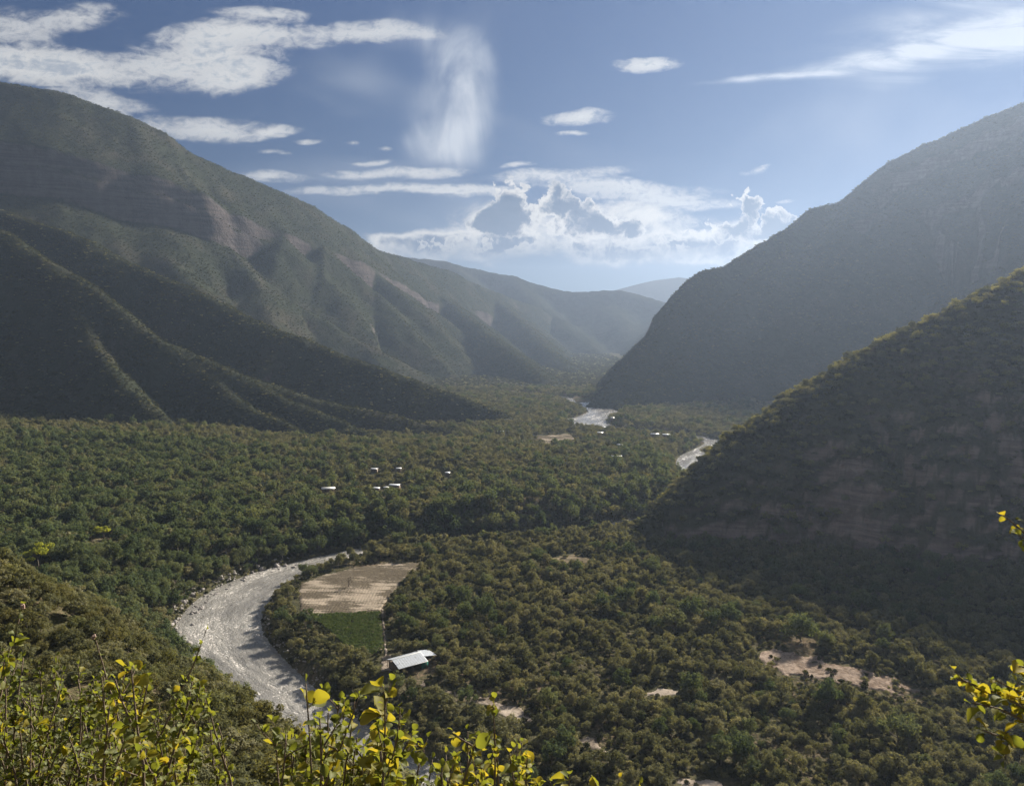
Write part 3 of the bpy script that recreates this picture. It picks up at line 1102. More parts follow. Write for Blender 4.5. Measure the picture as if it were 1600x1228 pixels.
def crown_arrays(seed, rx, h0, h1, nclump, nleaf, leaf, flat=1.0, spread=.42):
    """leaf clumps spread through a dome between heights h0 and h1"""
    g = np.random.default_rng(seed)
    rz = (h1 - h0) / 2
    cz = (h0 + h1) / 2
    C = []
    for i in range(nclump):
        a = g.uniform(0, 2 * math.pi)
        e = math.asin(g.uniform(-.55, 1))
        r = g.uniform(.35, 1.0)
        C.append([math.cos(a) * math.cos(e) * rx * r * g.uniform(.8, 1.1), math.sin(a) * math.cos(e) * rx * r * g.uniform(.8, 1.1), cz + math.sin(e) * rz * r])
    C = np.array(C)
    cr = rx * spread * g.uniform(.5, 1.25, nclump)
    per = nleaf // nclump
    Q = []
    for c, r in zip(C, cr):
        d = g.normal(size=(per, 3))
        d[:, 2] = d[:, 2] * .9 + .25
        d /= np.linalg.norm(d, axis=1)[:, None]
        rad = r * g.uniform(.45, 1.08, per) ** .7
        p = c + d * rad[:, None] * np.array([1, 1, flat])
        nrm = d * np.array([1, 1, 1]) + np.array([0, 0, .25]) + g.normal(size=(per, 3)) * .32
        nrm /= np.linalg.norm(nrm, axis=1)[:, None]
        t = np.cross(nrm, g.normal(size=(per, 3)))
        t /= np.linalg.norm(t, axis=1)[:, None]
        b = np.cross(nrm, t)
        s = leaf * g.uniform(.6, 1.4, per)[:, None]
        Q.append(np.stack([p - t * s, p - b * s * .6 + nrm * s * .15, p + t * s, p + b * s * .6 + nrm * s * .15], 1))
    Q = np.concatenate(Q).reshape(-1, 3)
    Fc = np.arange(len(Q)).reshape(-1, 4)
    return Q, Fc, C


def trunk_arrays(seed, h0, C, r0, nl=6):
    g = np.random.default_rng(seed + 500)
    parts = []
    top = np.array([g.uniform(-.25, .25), g.uniform(-.25, .25), h0 + .9])
    mid = top * .5 + np.array([g.uniform(-.2, .2), g.uniform(-.2, .2), 0])
    parts.append(tube([(0, 0, -1.2), (0, 0, 0), mid, top], [r0 * 1.35, r0 * 1.1, r0 * .85, r0 * .6], 7))
    for c in C[:nl]:
        m = (top + c) / 2 + np.array([0, 0, -.25])
        parts.append(tube([mid * .3 + top * .7, m, c], [r0 * .5, r0 * .33, r0 * .12], 5))
    return join(parts)


HIDDEN = []


def tree_kind(name, mat, seeds, rx, h0, h1, nclump, nleaf, leaf, r0=.16, flat=1.0, spread=.42):
    """meshes of a kind of tree: list of (trunk mesh, crown mesh)"""
    out = []
    for s in seeds:
        g = random.Random(s)
        k = g.uniform(.85, 1.2)
        Q, Fc, C = crown_arrays(s, rx * k, h0 * g.uniform(.8, 1.2), h1 * g.uniform(.88, 1.12), nclump, nleaf, leaf, flat, spread)
        cm = make_mesh(name + '_crown', Q, Fc, mat)
        tv, tf = trunk_arrays(s, h0, C, r0)
        tm = make_mesh(name + '_trunk', tv, tf, M_bark, True)
        out.append((tm, cm))
    return out


K_olive = tree_kind('olive_tree', M_olive, range(1, 9), 2.5, .9, 4.6, 34, 2300, .17, .13, 1.0, .30)
K_green = tree_kind('green_tree', M_green, range(11, 18), 3.1, 1.4, 6.8, 38, 2600, .20, .2, 1.0, .30)
K_ochre = tree_kind('ochre_bush', M_ochre, range(21, 27), 2.1, .4, 3.2, 32, 2300, .13, .1, 1.0, .30)
K_pale = tree_kind('pale_tree', M_pale, range(31, 36), 2.3, .9, 4.4, 28, 1500, .16, .12, 1.0, .28)
K_scrub = tree_kind('scrub', M_scrub, range(41, 46), 2.2, .3, 3.2, 11, 260, .42, .1)
M_scrub_dark = leaf_mat('mountain_scrub_foliage', (.036, .043, .027, 1), (.056, .063, .038, 1), (.085, .088, .056, 1), .5)
M_crest = leaf_mat('crest_bush_foliage', (.24, .24, .13, 1), (.28, .28, .15, 1), (.33, .32, .18, 1), .55)  # leaf colour raised to carry the sunlit look of the crest bushes
K_scrub_dark = tree_kind('dark_scrub', M_scrub_dark, range(46, 51), 2.2, .3, 3.0, 11, 260, .42, .1)
K_crest = tree_kind('crest_bush', M_crest, range(56, 59), 2.4, .6, 4.0, 26, 1400, .17, .12, 1.0, .30)
K_scrub_pale = tree_kind('pale_scrub', M_pale, range(51, 54), 2.2, .4, 3.4, 11, 300, .40, .1)
K_olive_far = tree_kind('olive_tree_far', M_olive, range(61, 67), 2.6, .9, 4.8, 24, 720, .30, .14, 1.0, .32)
K_green_far = tree_kind('green_tree_far', M_green, range(71, 76), 3.2, 1.2, 7.0, 26, 800, .34, .2, 1.0, .32)


def merged_proto(name, kind):
    """one mesh per variant (trunk and crown) for the scattered masses"""
    col = bpy.data.collections.new(name)
    for i, (tm, cm) in enumerate(kind):
        me = bpy.data.meshes.new(name)
        n1, n2 = len(tm.vertices), len(cm.vertices)
        a = np.empty(n1 * 3, np.float32)
        b = np.empty(n2 * 3, np.float32)
        tm.vertices.foreach_get('co', a)
        cm.vertices.foreach_get('co', b)
        V = np.concatenate([a, b]).reshape(-1, 3)
        faces = [tuple(p.vertices) for p in tm.polygons] + [tuple(v + n1 for v in p.vertices) for p in cm.polygons]
        me = make_mesh(name, V, faces)
        me.materials.append(tm.materials[0])
        me.materials.append(cm.materials[0])
        mi = np.zeros(len(faces), np.int32)
        mi[len(tm.polygons):] = 1
        me.polygons.foreach_set('material_index', mi)
        o = bpy.data.objects.new('%s_%02d' % (name, i), me)
        col.objects.link(o)
    return col, len(kind)


PROTO = {k: merged_proto('proto_' + k, v) for k, v in dict(olive=K_olive, green=K_green, ochre=K_ochre, pale=K_pale, scrub=K_scrub,
                                                           scrub_pale=K_scrub_pale, scrub_dark=K_scrub_dark, crest=K_crest, olive_far=K_olive_far, green_far=K_green_far).items()}


def scatter_obj(name, kinds, pts, scl, kind_idx, label, seed=0):
    """one mass: points with size and turn, each carrying a plant (geometry nodes)"""
    g = np.random.default_rng(900 + seed)
    me = bpy.data.meshes.new(name)
    me.vertices.add(len(pts))
    me.vertices.foreach_set('co', np.asarray(pts, np.float32).ravel())
    n = len(pts)

    def attr(nm, typ, arr, field):
        a = me.attributes.new(nm, typ, 'POINT')
        a.data.foreach_set(field, arr)
    attr('scl', 'FLOAT_VECTOR', np.asarray(scl, np.float32).ravel(), 'vector')
    attr('rot', 'FLOAT_VECTOR', np.stack([g.normal(0, .06, n), g.normal(0, .06, n), g.uniform(0, 6.283, n)], 1).astype(np.float32).ravel(), 'vector')
    attr('kindno', 'INT', np.asarray(kind_idx, np.int32), 'value')
    attr('variant', 'INT', g.integers(0, 1000, n).astype(np.int32), 'value')
    o = obj(name, me)
    ng = bpy.data.node_groups.new(name + '_nodes', 'GeometryNodeTree')
    ng.interface.new_socket('Geometry', in_out='INPUT', socket_type='NodeSocketGeometry')
    ng.interface.new_socket('Geometry', in_out='OUTPUT', socket_type='NodeSocketGeometry')
    N, L = ng.nodes, ng.links
    gi, go = N.new('NodeGroupInput'), N.new('NodeGroupOutput')
    jn = N.new('GeometryNodeJoinGeometry')

    def named(nm, dt):
        a = N.new('GeometryNodeInputNamedAttribute')
        a.data_type = dt
        a.inputs[0].default_value = nm
        return a.outputs[0]
    for i, k in enumerate(kinds):
        colr, cnt = PROTO[k]
        ci = N.new('GeometryNodeCollectionInfo')
        ci.inputs[0].default_value = colr
        ci.inputs['Separate Children'].default_value = True
        ci.inputs['Reset Children'].default_value = True
        ip = N.new('GeometryNodeInstanceOnPoints')
        cmpn = N.new('FunctionNodeCompare')
        cmpn.data_type = 'INT'
        cmpn.operation = 'EQUAL'
        L.new(named('kindno', 'INT'), cmpn.inputs[2])
        cmpn.inputs[3].default_value = i
        L.new(gi.outputs[0], ip.inputs['Points'])
        L.new(cmpn.outputs[0], ip.inputs['Selection'])
        L.new(ci.outputs[0], ip.inputs['Instance'])
        ip.inputs['Pick Instance'].default_value = True
        L.new(named('variant', 'INT'), ip.inputs['Instance Index'])
        L.new(named('rot', 'FLOAT_VECTOR'), ip.inputs['Rotation'])
        L.new(named('scl', 'FLOAT_VECTOR'), ip.inputs['Scale'])
        L.new(ip.outputs[0], jn.inputs[0])
    L.new(jn.outputs[0], go.inputs[0])
    md = o.modifiers.new('scatter', 'NODES')
    md.node_group = ng
    tag(o, label, None, None, 'stuff')
    return o


def jgrid(x0, x1, y0, y1, s, seed):
    g = np.random.default_rng(seed)
    X, Y = np.meshgrid(np.arange(x0, x1, s), np.arange(y0, y1, s * .88), indexing='ij')
    X = X + (np.arange(X.shape[1]) % 2)[None] * s * .5
    x = X.ravel() + g.uniform(-.42, .42, X.size) * s
    y = Y.ravel() + g.uniform(-.42, .42, X.size) * s
    return x, y, g


def in_view(x, y, z, mx=170, top=-300, bot=1300):
    u, v = project(x, y, z)
    return (u > -mx) & (u < 1600 + mx) & (v > top) & (v < bot) & (y > 5)


# --- far houses are placed first so that the trees leave room for them
HOUSES = [(513, 769, 9.0, 5.0, 'white metal-roofed house, larger and leftmost of the hamlet', (.62, .61, .58, 1)),
          (589, 769, 4.0, 3.0, 'small white hut just left of the pitched-roof house', (.66, .66, .64, 1)),
          (603, 768, 3.2, 2.6, 'tiny pale hut between white hut and pitched-roof house', (.60, .60, .58, 1)),
          (617, 764, 7.5, 4.2, 'pale pitched-roof house, rightmost of the hamlet', (.62, .63, .64, 1)),
          (585, 738, 5.0, 3.2, 'small pale roof behind the hamlet, left of two', (.60, .60, .58, 1)),
          (623, 738, 3.6, 2.8, 'tiny pale roof behind the hamlet, right of two', (.60, .60, .58, 1)),
          (699, 744, 3.2, 2.6, 'lone tiny white hut in forest right of the hamlet', (.68, .68, .66, 1)),
          (782, 678, 7.0, 4.2, 'white house at the foot of the left ridges', (.72, .72, .70, 1)),
          (938, 680, 6.0, 4.0, 'small white house nearest below the far river', (.70, .70, .68, 1)),
          (969, 699, 8.0, 4.4, 'long pale house behind the bright-roofed house', (.68, .68, .66, 1)),
          (963, 718, 8.5, 5.0, 'bright-roofed white house, nearest in mid valley', (.74, .74, .72, 1)),
          (944, 671, 4.5, 3.4, 'tiny white house just right of the far river', (.66, .66, .64, 1)),
          (957, 656, 4.5, 3.4, 'tiny white house beside the upper far river bend', (.66, .66, .64, 1)),
          (1023, 682, 9.0, 4.0, 'long low white shed under the right mountain, left of two', (.70, .70, .68, 1)),
          (1041, 683, 8.0, 4.0, 'long low white shed under the right mountain, right of two', (.70, .70, .68, 1))]


def ground_hit(px, py):
    return ray_hit(ground_z, px, py, 200, 1400, 900)


HPOS = []
for h in HOUSES:
    D = ground_hit(h[0], h[1])
    p = P(h[0], h[1], D)
    HPOS.append((p[0], p[1], float(ground_z(np.array([p[0]]), np.array([p[1]]))[0]), D))

LONE_AT = [P(px, py, ground_hit(px, py)) for px, py in ((60, 888), (162, 845), (1252, 1003))]
SHED = G(640, 1046, 3.2)


def bare_mask(x, y, grow=2.4, polys=None):
    m = np.zeros(x.shape, bool)
    for poly in (polys or BARE):
        c = np.mean(np.array([p[:2] for p in poly]), 0)
        rr = max(math.hypot(p[0] - c[0], p[1] - c[1]) for p in poly) + grow + 3
        near = np.hypot(x - c[0], y - c[1]) < rr
        if not near.any():
            continue
        idx = np.where(near)[0]
        d, _, _, _ = poly_dist(x[idx], y[idx], np.array([[p[0], p[1], 0] for p in poly] + [[poly[0][0], poly[0][1], 0]]))
        m[idx] |= in_poly(x[idx], y[idx], poly) | (d < grow)
    return m


def houses_mask(x, y, front=True):
    m = np.zeros(x.shape, bool)
    for (hx, hy, hz, D) in HPOS:
        L = math.hypot(hx, hy)
        ux, uy = hx / L, hy / L
        a = (x - hx) * ux + (y - hy) * uy          # beyond the house as seen from the viewpoint
        b = np.abs((x - hx) * uy - (y - hy) * ux)
        reach = 15 + D * .010
        m |= (a > -reach) & (a < 5) & (b < 5.2)
    for q in LONE_AT:
        L = math.hypot(q[0], q[1])
        a = ((x - q[0]) * q[0] + (y - q[1]) * q[1]) / L
        b = np.abs((x - q[0]) * q[1] - (y - q[1]) * q[0]) / L
        m |= (a > -24) & (a < 4.5) & (b < 5.5)
    sc_ = np.array(SCREE)
    if front:
        m |= in_poly(x, y + 7.0, sc_) | in_poly(x, y + 3.5, sc_) | in_poly(x, y + 10.0, sc_)
    a = np.hypot(x - SHED[0], y - SHED[1])
    m |= a < 9.5
    m |= (np.abs(x - SHED[0] + 2) < 8) & (y < SHED[1]) & (y > SHED[1] - 15)
    return m


def far_river_mask(x, y, e):
    """open banks in front of the water where the photo shows it far off"""
    m = np.zeros(x.shape, bool)
    for (rx, ry, w_) in [(92, 925, 20), (122, 1045, 16), (96, 1178, 14), (186, 732, 8), (202, 770, 7)]:
        L = math.hypot(rx, ry)
        a = (x - rx) * rx / L + (y - ry) * ry / L
        b = np.abs((x - rx) * ry / L - (y - ry) * rx / L)
        m |= (a > -75) & (a < 20) & (b < w_)
    return m


# --- valley forest
def valley_points():
    x, y, g = jgrid(-640, 340, 172, 1350, 3.6, 5)
    z = ground_z(x, y)
    k = in_view(x, y, z)
    x, y, z = x[k], y[k], z[k]
    hz = np.maximum(np.maximum(near_z(x, y), sp_z(x, y)), np.where(y > 650, np.maximum(np.maximum(lm_z(x, y), lr_z(x, y)), rm_z(x, y)), -99))
    e, arc, side = river_info(x, y)
    dens = fbm(x / 45, y / 45, 3, 501) + fbm(x / 15, y / 15, 2, 505) * .4
    thin = np.where((y < 300) & (side > 0) & (x > -10), -.30, -.5)
    k = (hz < z + .6) & (e > np.where(side < 0, 5.0, np.where(y > 405, 1.0, 4.5))) & ~bare_mask(x, y) & ~houses_mask(x, y) & ~far_river_mask(x, y, e) & (dens > thin - .12)
    return x[k], y[k], z[k], e[k], side[k], g


vx, vy, vz, ve, vside, g5 = valley_points()
scr = smooth_line([r for r in RIV if 380 < r[1] < 500 and r[0] < 140], 2.6)
tn = np.gradient(scr[:, :2], axis=0)
tn /= np.linalg.norm(tn, axis=1)[:, None]
g6 = np.random.default_rng(66)
sx = np.concatenate([scr[:, 0] - tn[:, 1] * (scr[:, 2] + o_) + g6.normal(0, .7, len(scr)) for o_ in (1.5, 4.5)])
sy = np.concatenate([scr[:, 1] + tn[:, 0] * (scr[:, 2] + o_) + g6.normal(0, .7, len(scr)) for o_ in (1.5, 4.5)])
se, _, sside = river_info(sx, sy)
k = (se > .3) & (sside > 0) & ~bare_mask(sx, sy, 1.5)
nscreen = int(k.sum())
vx, vy, ve, vside = np.concatenate([vx, sx[k]]), np.concatenate([vy, sy[k]]), np.concatenate([ve, se[k]]), np.concatenate([vside, sside[k]])
vz = np.concatenate([vz, np.maximum(ground_z(sx[k], sy[k]), .6)])
nv = len(vx)
lush = (vside < 0) & (vy < 640)
lushf = np.where(lush, sstep(120, 20, ve) * .4 + sstep(-60, -260, vx) * .6 + .10, .07) + fbm(vx / 40, vy / 40, 2, 511) * .35
is_green = g5.uniform(0, 1, nv) < lushf
is_pale = ~is_green & (g5.uniform(0, 1, nv) < .24 + .2 * sstep(430, 620, vy))
size = .36 + .9 * g5.uniform(0, 1, nv) ** 1.9 * (1 + fbm(vx / 30, vy / 30, 2, 515) * .35) * np.where(vy > 620, 1.05, 1.0)
size = np.where(is_green, size * 1.02, size)
size = np.where((vside > 0) & (ve < 14) & (vy < 372), size * .72, size)          # low growth along the inner bank
size = np.where((vside < 0) & (vy < 560) & (ve < 60), size * 1.12, size)
size[nv - nscreen:] = g5.uniform(.85, 1.15, nscreen) * np.where(vx[nv - nscreen:] < -35, 1.4, 1.0)
vscl = np.stack([size * g5.uniform(.9, 1.15, nv), size * g5.uniform(.9, 1.15, nv), size * g5.uniform(.85, 1.15, nv)], 1)


# which of them show largest in the picture
def visible(x, y, z):
    ok = np.ones(x.shape, bool)
    for t in np.linspace(.08, .985, 60):
        px, py, pz = CAM[0] + (x - CAM[0]) * t, CAM[1] + (y - CAM[1]) * t, CAM[2] + (z - CAM[2]) * t
        ok &= near_z(px, py) + 1.0 < pz
        ok &= sp_z(px, py) + .5 < pz
    return ok


uu, vv = project(vx, vy, vz + 3)
dist = np.hypot(vx, vy)
showsize = size * np.where(is_green, 1.35, 1.0) / dist
cand = (uu > 10) & (uu < 1590) & (vv > 600) & (vv < 1205)
cand &= ~((uu < 690) & (vv > 1110))
idx = np.where(cand & (dist < 420))[0]
vis = visible(vx[idx], vy[idx], vz[idx] + 3)
idx = idx[vis]
idx = idx[np.argsort(-showsize[idx])][:290]
single = np.zeros(nv, bool)
single[idx] = True

fi = ~single
far = dist > 400
kidx = np.where(is_green, np.where(far, 3, 2), np.where(is_pale, 4, np.where(far, 1, 0)))
scatter_obj('forest', ['olive', 'olive_far', 'green', 'green_far', 'pale'], np.stack([vx, vy, vz - .1], 1)[fi], vscl[fi], kidx[fi],
            'dense dry forest covering the valley floor', 1)

# low bushes in the gaps of the near woods
def undergrowth():
    x, y, g = jgrid(-330, 260, 172, 460, 2.6, 25)
    z = ground_z(x, y)
    k = in_view(x, y, z)
    x, y, z = x[k], y[k], z[k]
    e, arc, side = river_info(x, y)
    k = (np.maximum(near_z(x, y), sp_z(x, y)) < z + .4) & (e > 2.6) & (~bare_mask(x, y, .05) | (bare_mask(x, y, .1, [SCREE, CLEARING, TRACK, TRACK2, TRACK4]) & (fbm(x / 6, y / 6, 2, 533) > .16))) & ~houses_mask(x, y, False) & (fbm(x / 18, y / 18, 3, 531) > -.22)
    x, y, z = x[k], y[k], z[k]
    s = g.uniform(.22, .6, len(x))
    ki = np.where(g.uniform(0, 1, len(x)) < .3, 1, 0)
    scatter_obj('undergrowth', ['scrub', 'scrub_pale'], np.stack([x, y, z - .1], 1), np.stack([s, s, s * g.uniform(.7, 1.1, len(x))], 1), ki, 'low bushes and undergrowth between the trees', 26)


undergrowth()


def place_tree(kind, i, loc, scl, rz, label, cat, group, name='tree'):
    tm, cm = kind[i % len(kind)]
    root = empty(name, loc, rz)
    root.scale = scl
    tag(root, label, cat, group)
    obj('trunk', tm, root)
    obj('crown', cm, root)
    return root


# nearest-of-its-kind names for the trees beside things one can find, shared names for the rest
ORD = ['nearest', 'second nearest', 'third nearest', 'fourth nearest', 'fifth nearest', 'sixth nearest', 'seventh nearest', 'eighth nearest']


def mid_of(poly):
    return np.mean(np.array([p[:2] for p in poly]), 0)


MARKS = [(SHED[:2], 16, 'the grey-roofed farm shed'), (mid_of(SCREE), 30, 'the middle of the reddish stony clearing'), (mid_of(TRACK), 18, 'the dirt track below the shed'),
         (mid_of(TRACK2), 14, 'the short diagonal dirt track at bottom centre'), (mid_of(TRACK3), 15, 'the sandy strip in the right thicket'), (mid_of(TRACK4), 14, 'the dirt track at the bottom edge'),
         (np.array(gxy(602, 960, 3.2)), 14, 'the top of the path beside the crop plot'), (np.array(gxy(440, 965, 3.2)), 14, 'the inner side of the river bend'),
         (np.array(gxy(515, 990, 3.2)), 14, 'the left edge of the crop plot'), (np.array(gxy(540, 1016, 3.2)), 14, 'the bottom corner of the crop plot'),
         (np.array(gxy(1252, 1003, 3.2)), 18, 'the big rounded tree behind the clearing'), (np.array(gxy(58, 893, 12)), 26, 'the yellow-green spreading tree at left'),
         (np.array(gxy(300, 940, 5)), 24, 'the stony left bank'), (np.array(gxy(650, 880, 3.2)), 18, 'the right end of the tilled field')]
KNAME = ['olive', 'pale grey-green', 'deep green']
tkind = np.where(is_green, 2, np.where(is_pale, 1, 0))
tree_label = {}
for (c, rad, phrase) in MARKS:
    for kd in range(3):
        cands = [(math.hypot(vx[i] - c[0], vy[i] - c[1]), i) for i in idx if tkind[i] == kd and i not in tree_label]
        cands = sorted(q for q in cands if q[0] < rad)
        for r_, (dd_, i) in enumerate(cands[:8]):
            tree_label[i] = '%s %s tree to %s' % (ORD[r_], KNAME[kd], phrase)
for i in idx:
    kd = int(tkind[i])
    if vside[i] < 0:
        zone = 'in the darker woods across the river, left of the bend' if uu[i] < 420 else 'in the darker woods across the river, behind the bend'
        grp = 'woods across the river'
    elif uu[i] < 615 and vv[i] < 1090:
        zone, grp = 'in the strip between river and fields', 'trees along the inner river bank'
    elif vv[i] > 1130:
        zone, grp = 'along the bottom edge of the thicket', 'trees along the bottom edge'
    elif uu[i] > 1120:
        zone, grp = 'in the thicket right of the dirt tracks', 'trees of the right thicket'
    else:
        zone, grp = 'in the thicket right of the shed', 'trees of the middle thicket'
    lab = tree_label.get(i)
    if lab is None:
        sz = 'small' if size[i] < .8 else 'larger'
        lab, grp = '%s %s tree %s' % (sz, KNAME[kd], zone), '%s %s %s' % (sz, KNAME[kd], grp)
    place_tree([K_olive, K_pale, K_green][kd], int(i), (vx[i], vy[i], vz[i] - .1), tuple(vscl[i]), float(g5.uniform(0, 6.28)), lab, 'tree', grp)


# --- trees that stand out by themselves
def lone(px, py, kind, i, s, label, name='tree', zf=ground_z, d=(180, 700)):
    D = ray_hit(zf, px, py, d[0], d[1], 900)
    p = P(px, py, D)
    return place_tree(kind, i, (p[0], p[1], p[2] - .1), (s, s, s), i * 1.3, label, 'tree', None, name)


K_lime = tree_kind('lime_tree', M_lime, [81, 82], 2.8, 1.6, 5.2, 16, 1500, .22, .15, .5, .36)
K_round = tree_kind('round_tree', M_green, [86], 3.6, .8, 5.8, 26, 2600, .22, .2)
lone(60, 888, K_lime, 0, 2.0, 'bright yellow-green spreading tree at the left edge', zf=ground_z)
lone(162, 845, K_lime, 1, 1.6, 'bright lime-green tree rising from the dark woods at left')
lone(1252, 1003, K_round, 0, 1.55, 'big rounded green tree behind the reddish clearing')


def bare_tree():
    D = ray_hit(ground_z, 545, 918, 200, 600, 900)
    p = P(545, 918, D)
    root = empty('bare_tree', (p[0], p[1], p[2]))
    tag(root, 'lone leafless tree standing in the tilled field', 'tree')
    g = random.Random(5)
    v, f = tube([(0, 0, -.5), (0, 0, 1.2), (.1, 0, 2.6), (.05, .1, 4.4)], [.24, .2, .15, .08], 7)
    obj('trunk', make_mesh('trunk', v, f, M_bark, True), root)
    for k in range(9):
        a = k * 2.4
        z0 = 1.5 + k * .3
        L = g.uniform(1.2, 2.2)
        p1 = (math.cos(a) * L * .5, math.sin(a) * L * .5, z0 + .7)
        p2 = (math.cos(a + .3) * L, math.sin(a + .3) * L, z0 + g.uniform(1.2, 2.2))
        parts = [tube([(0, 0, z0), p1, p2], [.09, .06, .02], 5)]
        for q in range(3):
            parts.append(tube([p1, (p1[0] + g.uniform(-.7, .7), p1[1] + g.uniform(-.7, .7), p1[2] + g.uniform(.4, 1.2))], [.04, .012], 4))
        v, f = join(parts)
        obj('branch', make_mesh('branch', v, f, M_bark, True), root)


bare_tree()

# --- crops
def crops():
    poly = CROP
    pa = np.array(poly)
    lo, hi = pa.min(0), pa.max(0)
    rows = np.arange(math.ceil(lo[0] / 1.05) * 1.05 + .525, hi[0], 1.05)
    g = np.random.default_rng(77)
    pts = []
    for r in rows:
        ys = np.arange(lo[1], hi[1], .62)
        pts.append(np.stack([r + g.normal(0, .07, len(ys)), ys + g.uniform(-.12, .12, len(ys))], 1))
    pts = np.concatenate(pts)
    k = in_poly(pts[:, 0], pts[:, 1], poly) & (g.uniform(0, 1, len(pts)) < .93)
    pts = pts[k]
    z = ground_z(pts[:, 0], pts[:, 1]) + .34
    s = g.uniform(.8, 1.25, len(pts)) * .30
    kc = tree_kind('crop_plant', M_cropleaf, [91, 92, 93], 1.9, .2, 2.7, 8, 72, .55, .08)
    PROTO['crop'] = merged_proto('proto_crop', kc)
    o = scatter_obj('crop_plants', ['crop'], np.stack([pts[:, 0], pts[:, 1], z], 1), np.stack([s, s, s], 1), np.zeros(len(pts)), 'rows of leafy green crop plants', 4)


crops()


# --- scrub on the hills
def hill_points(zf, x0, x1, y0, y1, s, seed, smin, smax, others, maxslope=1.25, dthr=-.35, px_top=-300):
    x, y, g = jgrid(x0, x1, y0, y1, s, seed)
    z = zf(x, y)
    k = in_view(x, y, z, 140, px_top) & (z > -2)
    x, y, z = x[k], y[k], z[k]
    for o in others:
        kk = o(x, y) < z - .3
        x, y, z = x[kk], y[kk], z[kk]
    e = 1.5
    sl = np.hypot(zf(x + e, y) - zf(x - e, y), zf(x, y + e) - zf(x, y - e)) / (2 * e)
    den = fbm(x / 40, y / 40, 3, seed + 600)
    k = (sl < maxslope + den * .5) & (den + g.uniform(-.35, .35, len(x)) > dthr)
    x, y, z = x[k], y[k], z[k]
    s_ = g.uniform(smin, smax, len(x))
    return x, y, z, s_, g


def scrub(name, label, zf, args, seed, pale=.15, others=(ground_z,), kinds=('scrub', 'scrub_pale'), **kw):
    x, y, z, s, g = hill_points(zf, *args[:5], seed, *args[5:], others, **kw)
    ki = (g.uniform(0, 1, len(x)) < pale).astype(int)
    scl = np.stack([s * g.uniform(.85, 1.2, len(x)), s * g.uniform(.85, 1.2, len(x)), s * g.uniform(.5, .85, len(x))], 1)
    scatter_obj(name, kinds, np.stack([x, y, z - .15], 1), scl, ki, label, seed)
    return len(x)


n1 = scrub('hillside_scrub', 'scrub covering the high left mountain', lm_z, (-1750, 330, 800, 3000, 6.2, .4, 1.05), 3, .12, (ground_z, lr_z), ('scrub_dark', 'scrub'))
n2 = scrub('hillside_scrub', 'scrub covering the lower left ridges', lr_z, (-820, 140, 640, 1330, 4.0, .35, .95), 5, .1, (ground_z, lm_z))
n3 = scrub('hillside_scrub', 'scrub covering the right mountain', rm_z, (20, 1500, 760, 1700, 6.2, .5, 1.2), 7, .25, (ground_z,), ('scrub_dark', 'scrub'))
n4 = scrub('hillside_scrub', 'pale bushes and scrub dotted over the dark spur', sp_z, (40, 420, 250, 640, 3.3, .35, 1.05), 9, .3, maxslope=2.4, dthr=-.3)
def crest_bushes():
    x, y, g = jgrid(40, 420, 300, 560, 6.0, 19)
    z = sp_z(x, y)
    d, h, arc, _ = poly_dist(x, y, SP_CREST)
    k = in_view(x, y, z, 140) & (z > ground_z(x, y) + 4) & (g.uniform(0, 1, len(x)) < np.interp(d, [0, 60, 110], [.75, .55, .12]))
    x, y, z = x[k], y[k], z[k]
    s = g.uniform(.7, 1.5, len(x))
    scatter_obj('spur_bushes', ['crest', 'olive'], np.stack([x, y, z - .3], 1), np.stack([s, s, s * g.uniform(.75, 1.0, len(x))], 1), (g.uniform(0, 1, len(x)) < .45).astype(int), 'rounded bushes coloured sunlit pale along the crest of the dark spur', 19)


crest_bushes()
n5 = scrub('far_woods', 'woods on the far valley floor', ground_z, (-700, 320, 1340, 2700, 8.0, .9, 1.7), 10, .1, (lm_z, rm_z))
print('PLANTS', nv, n1, n2, n3, n4)

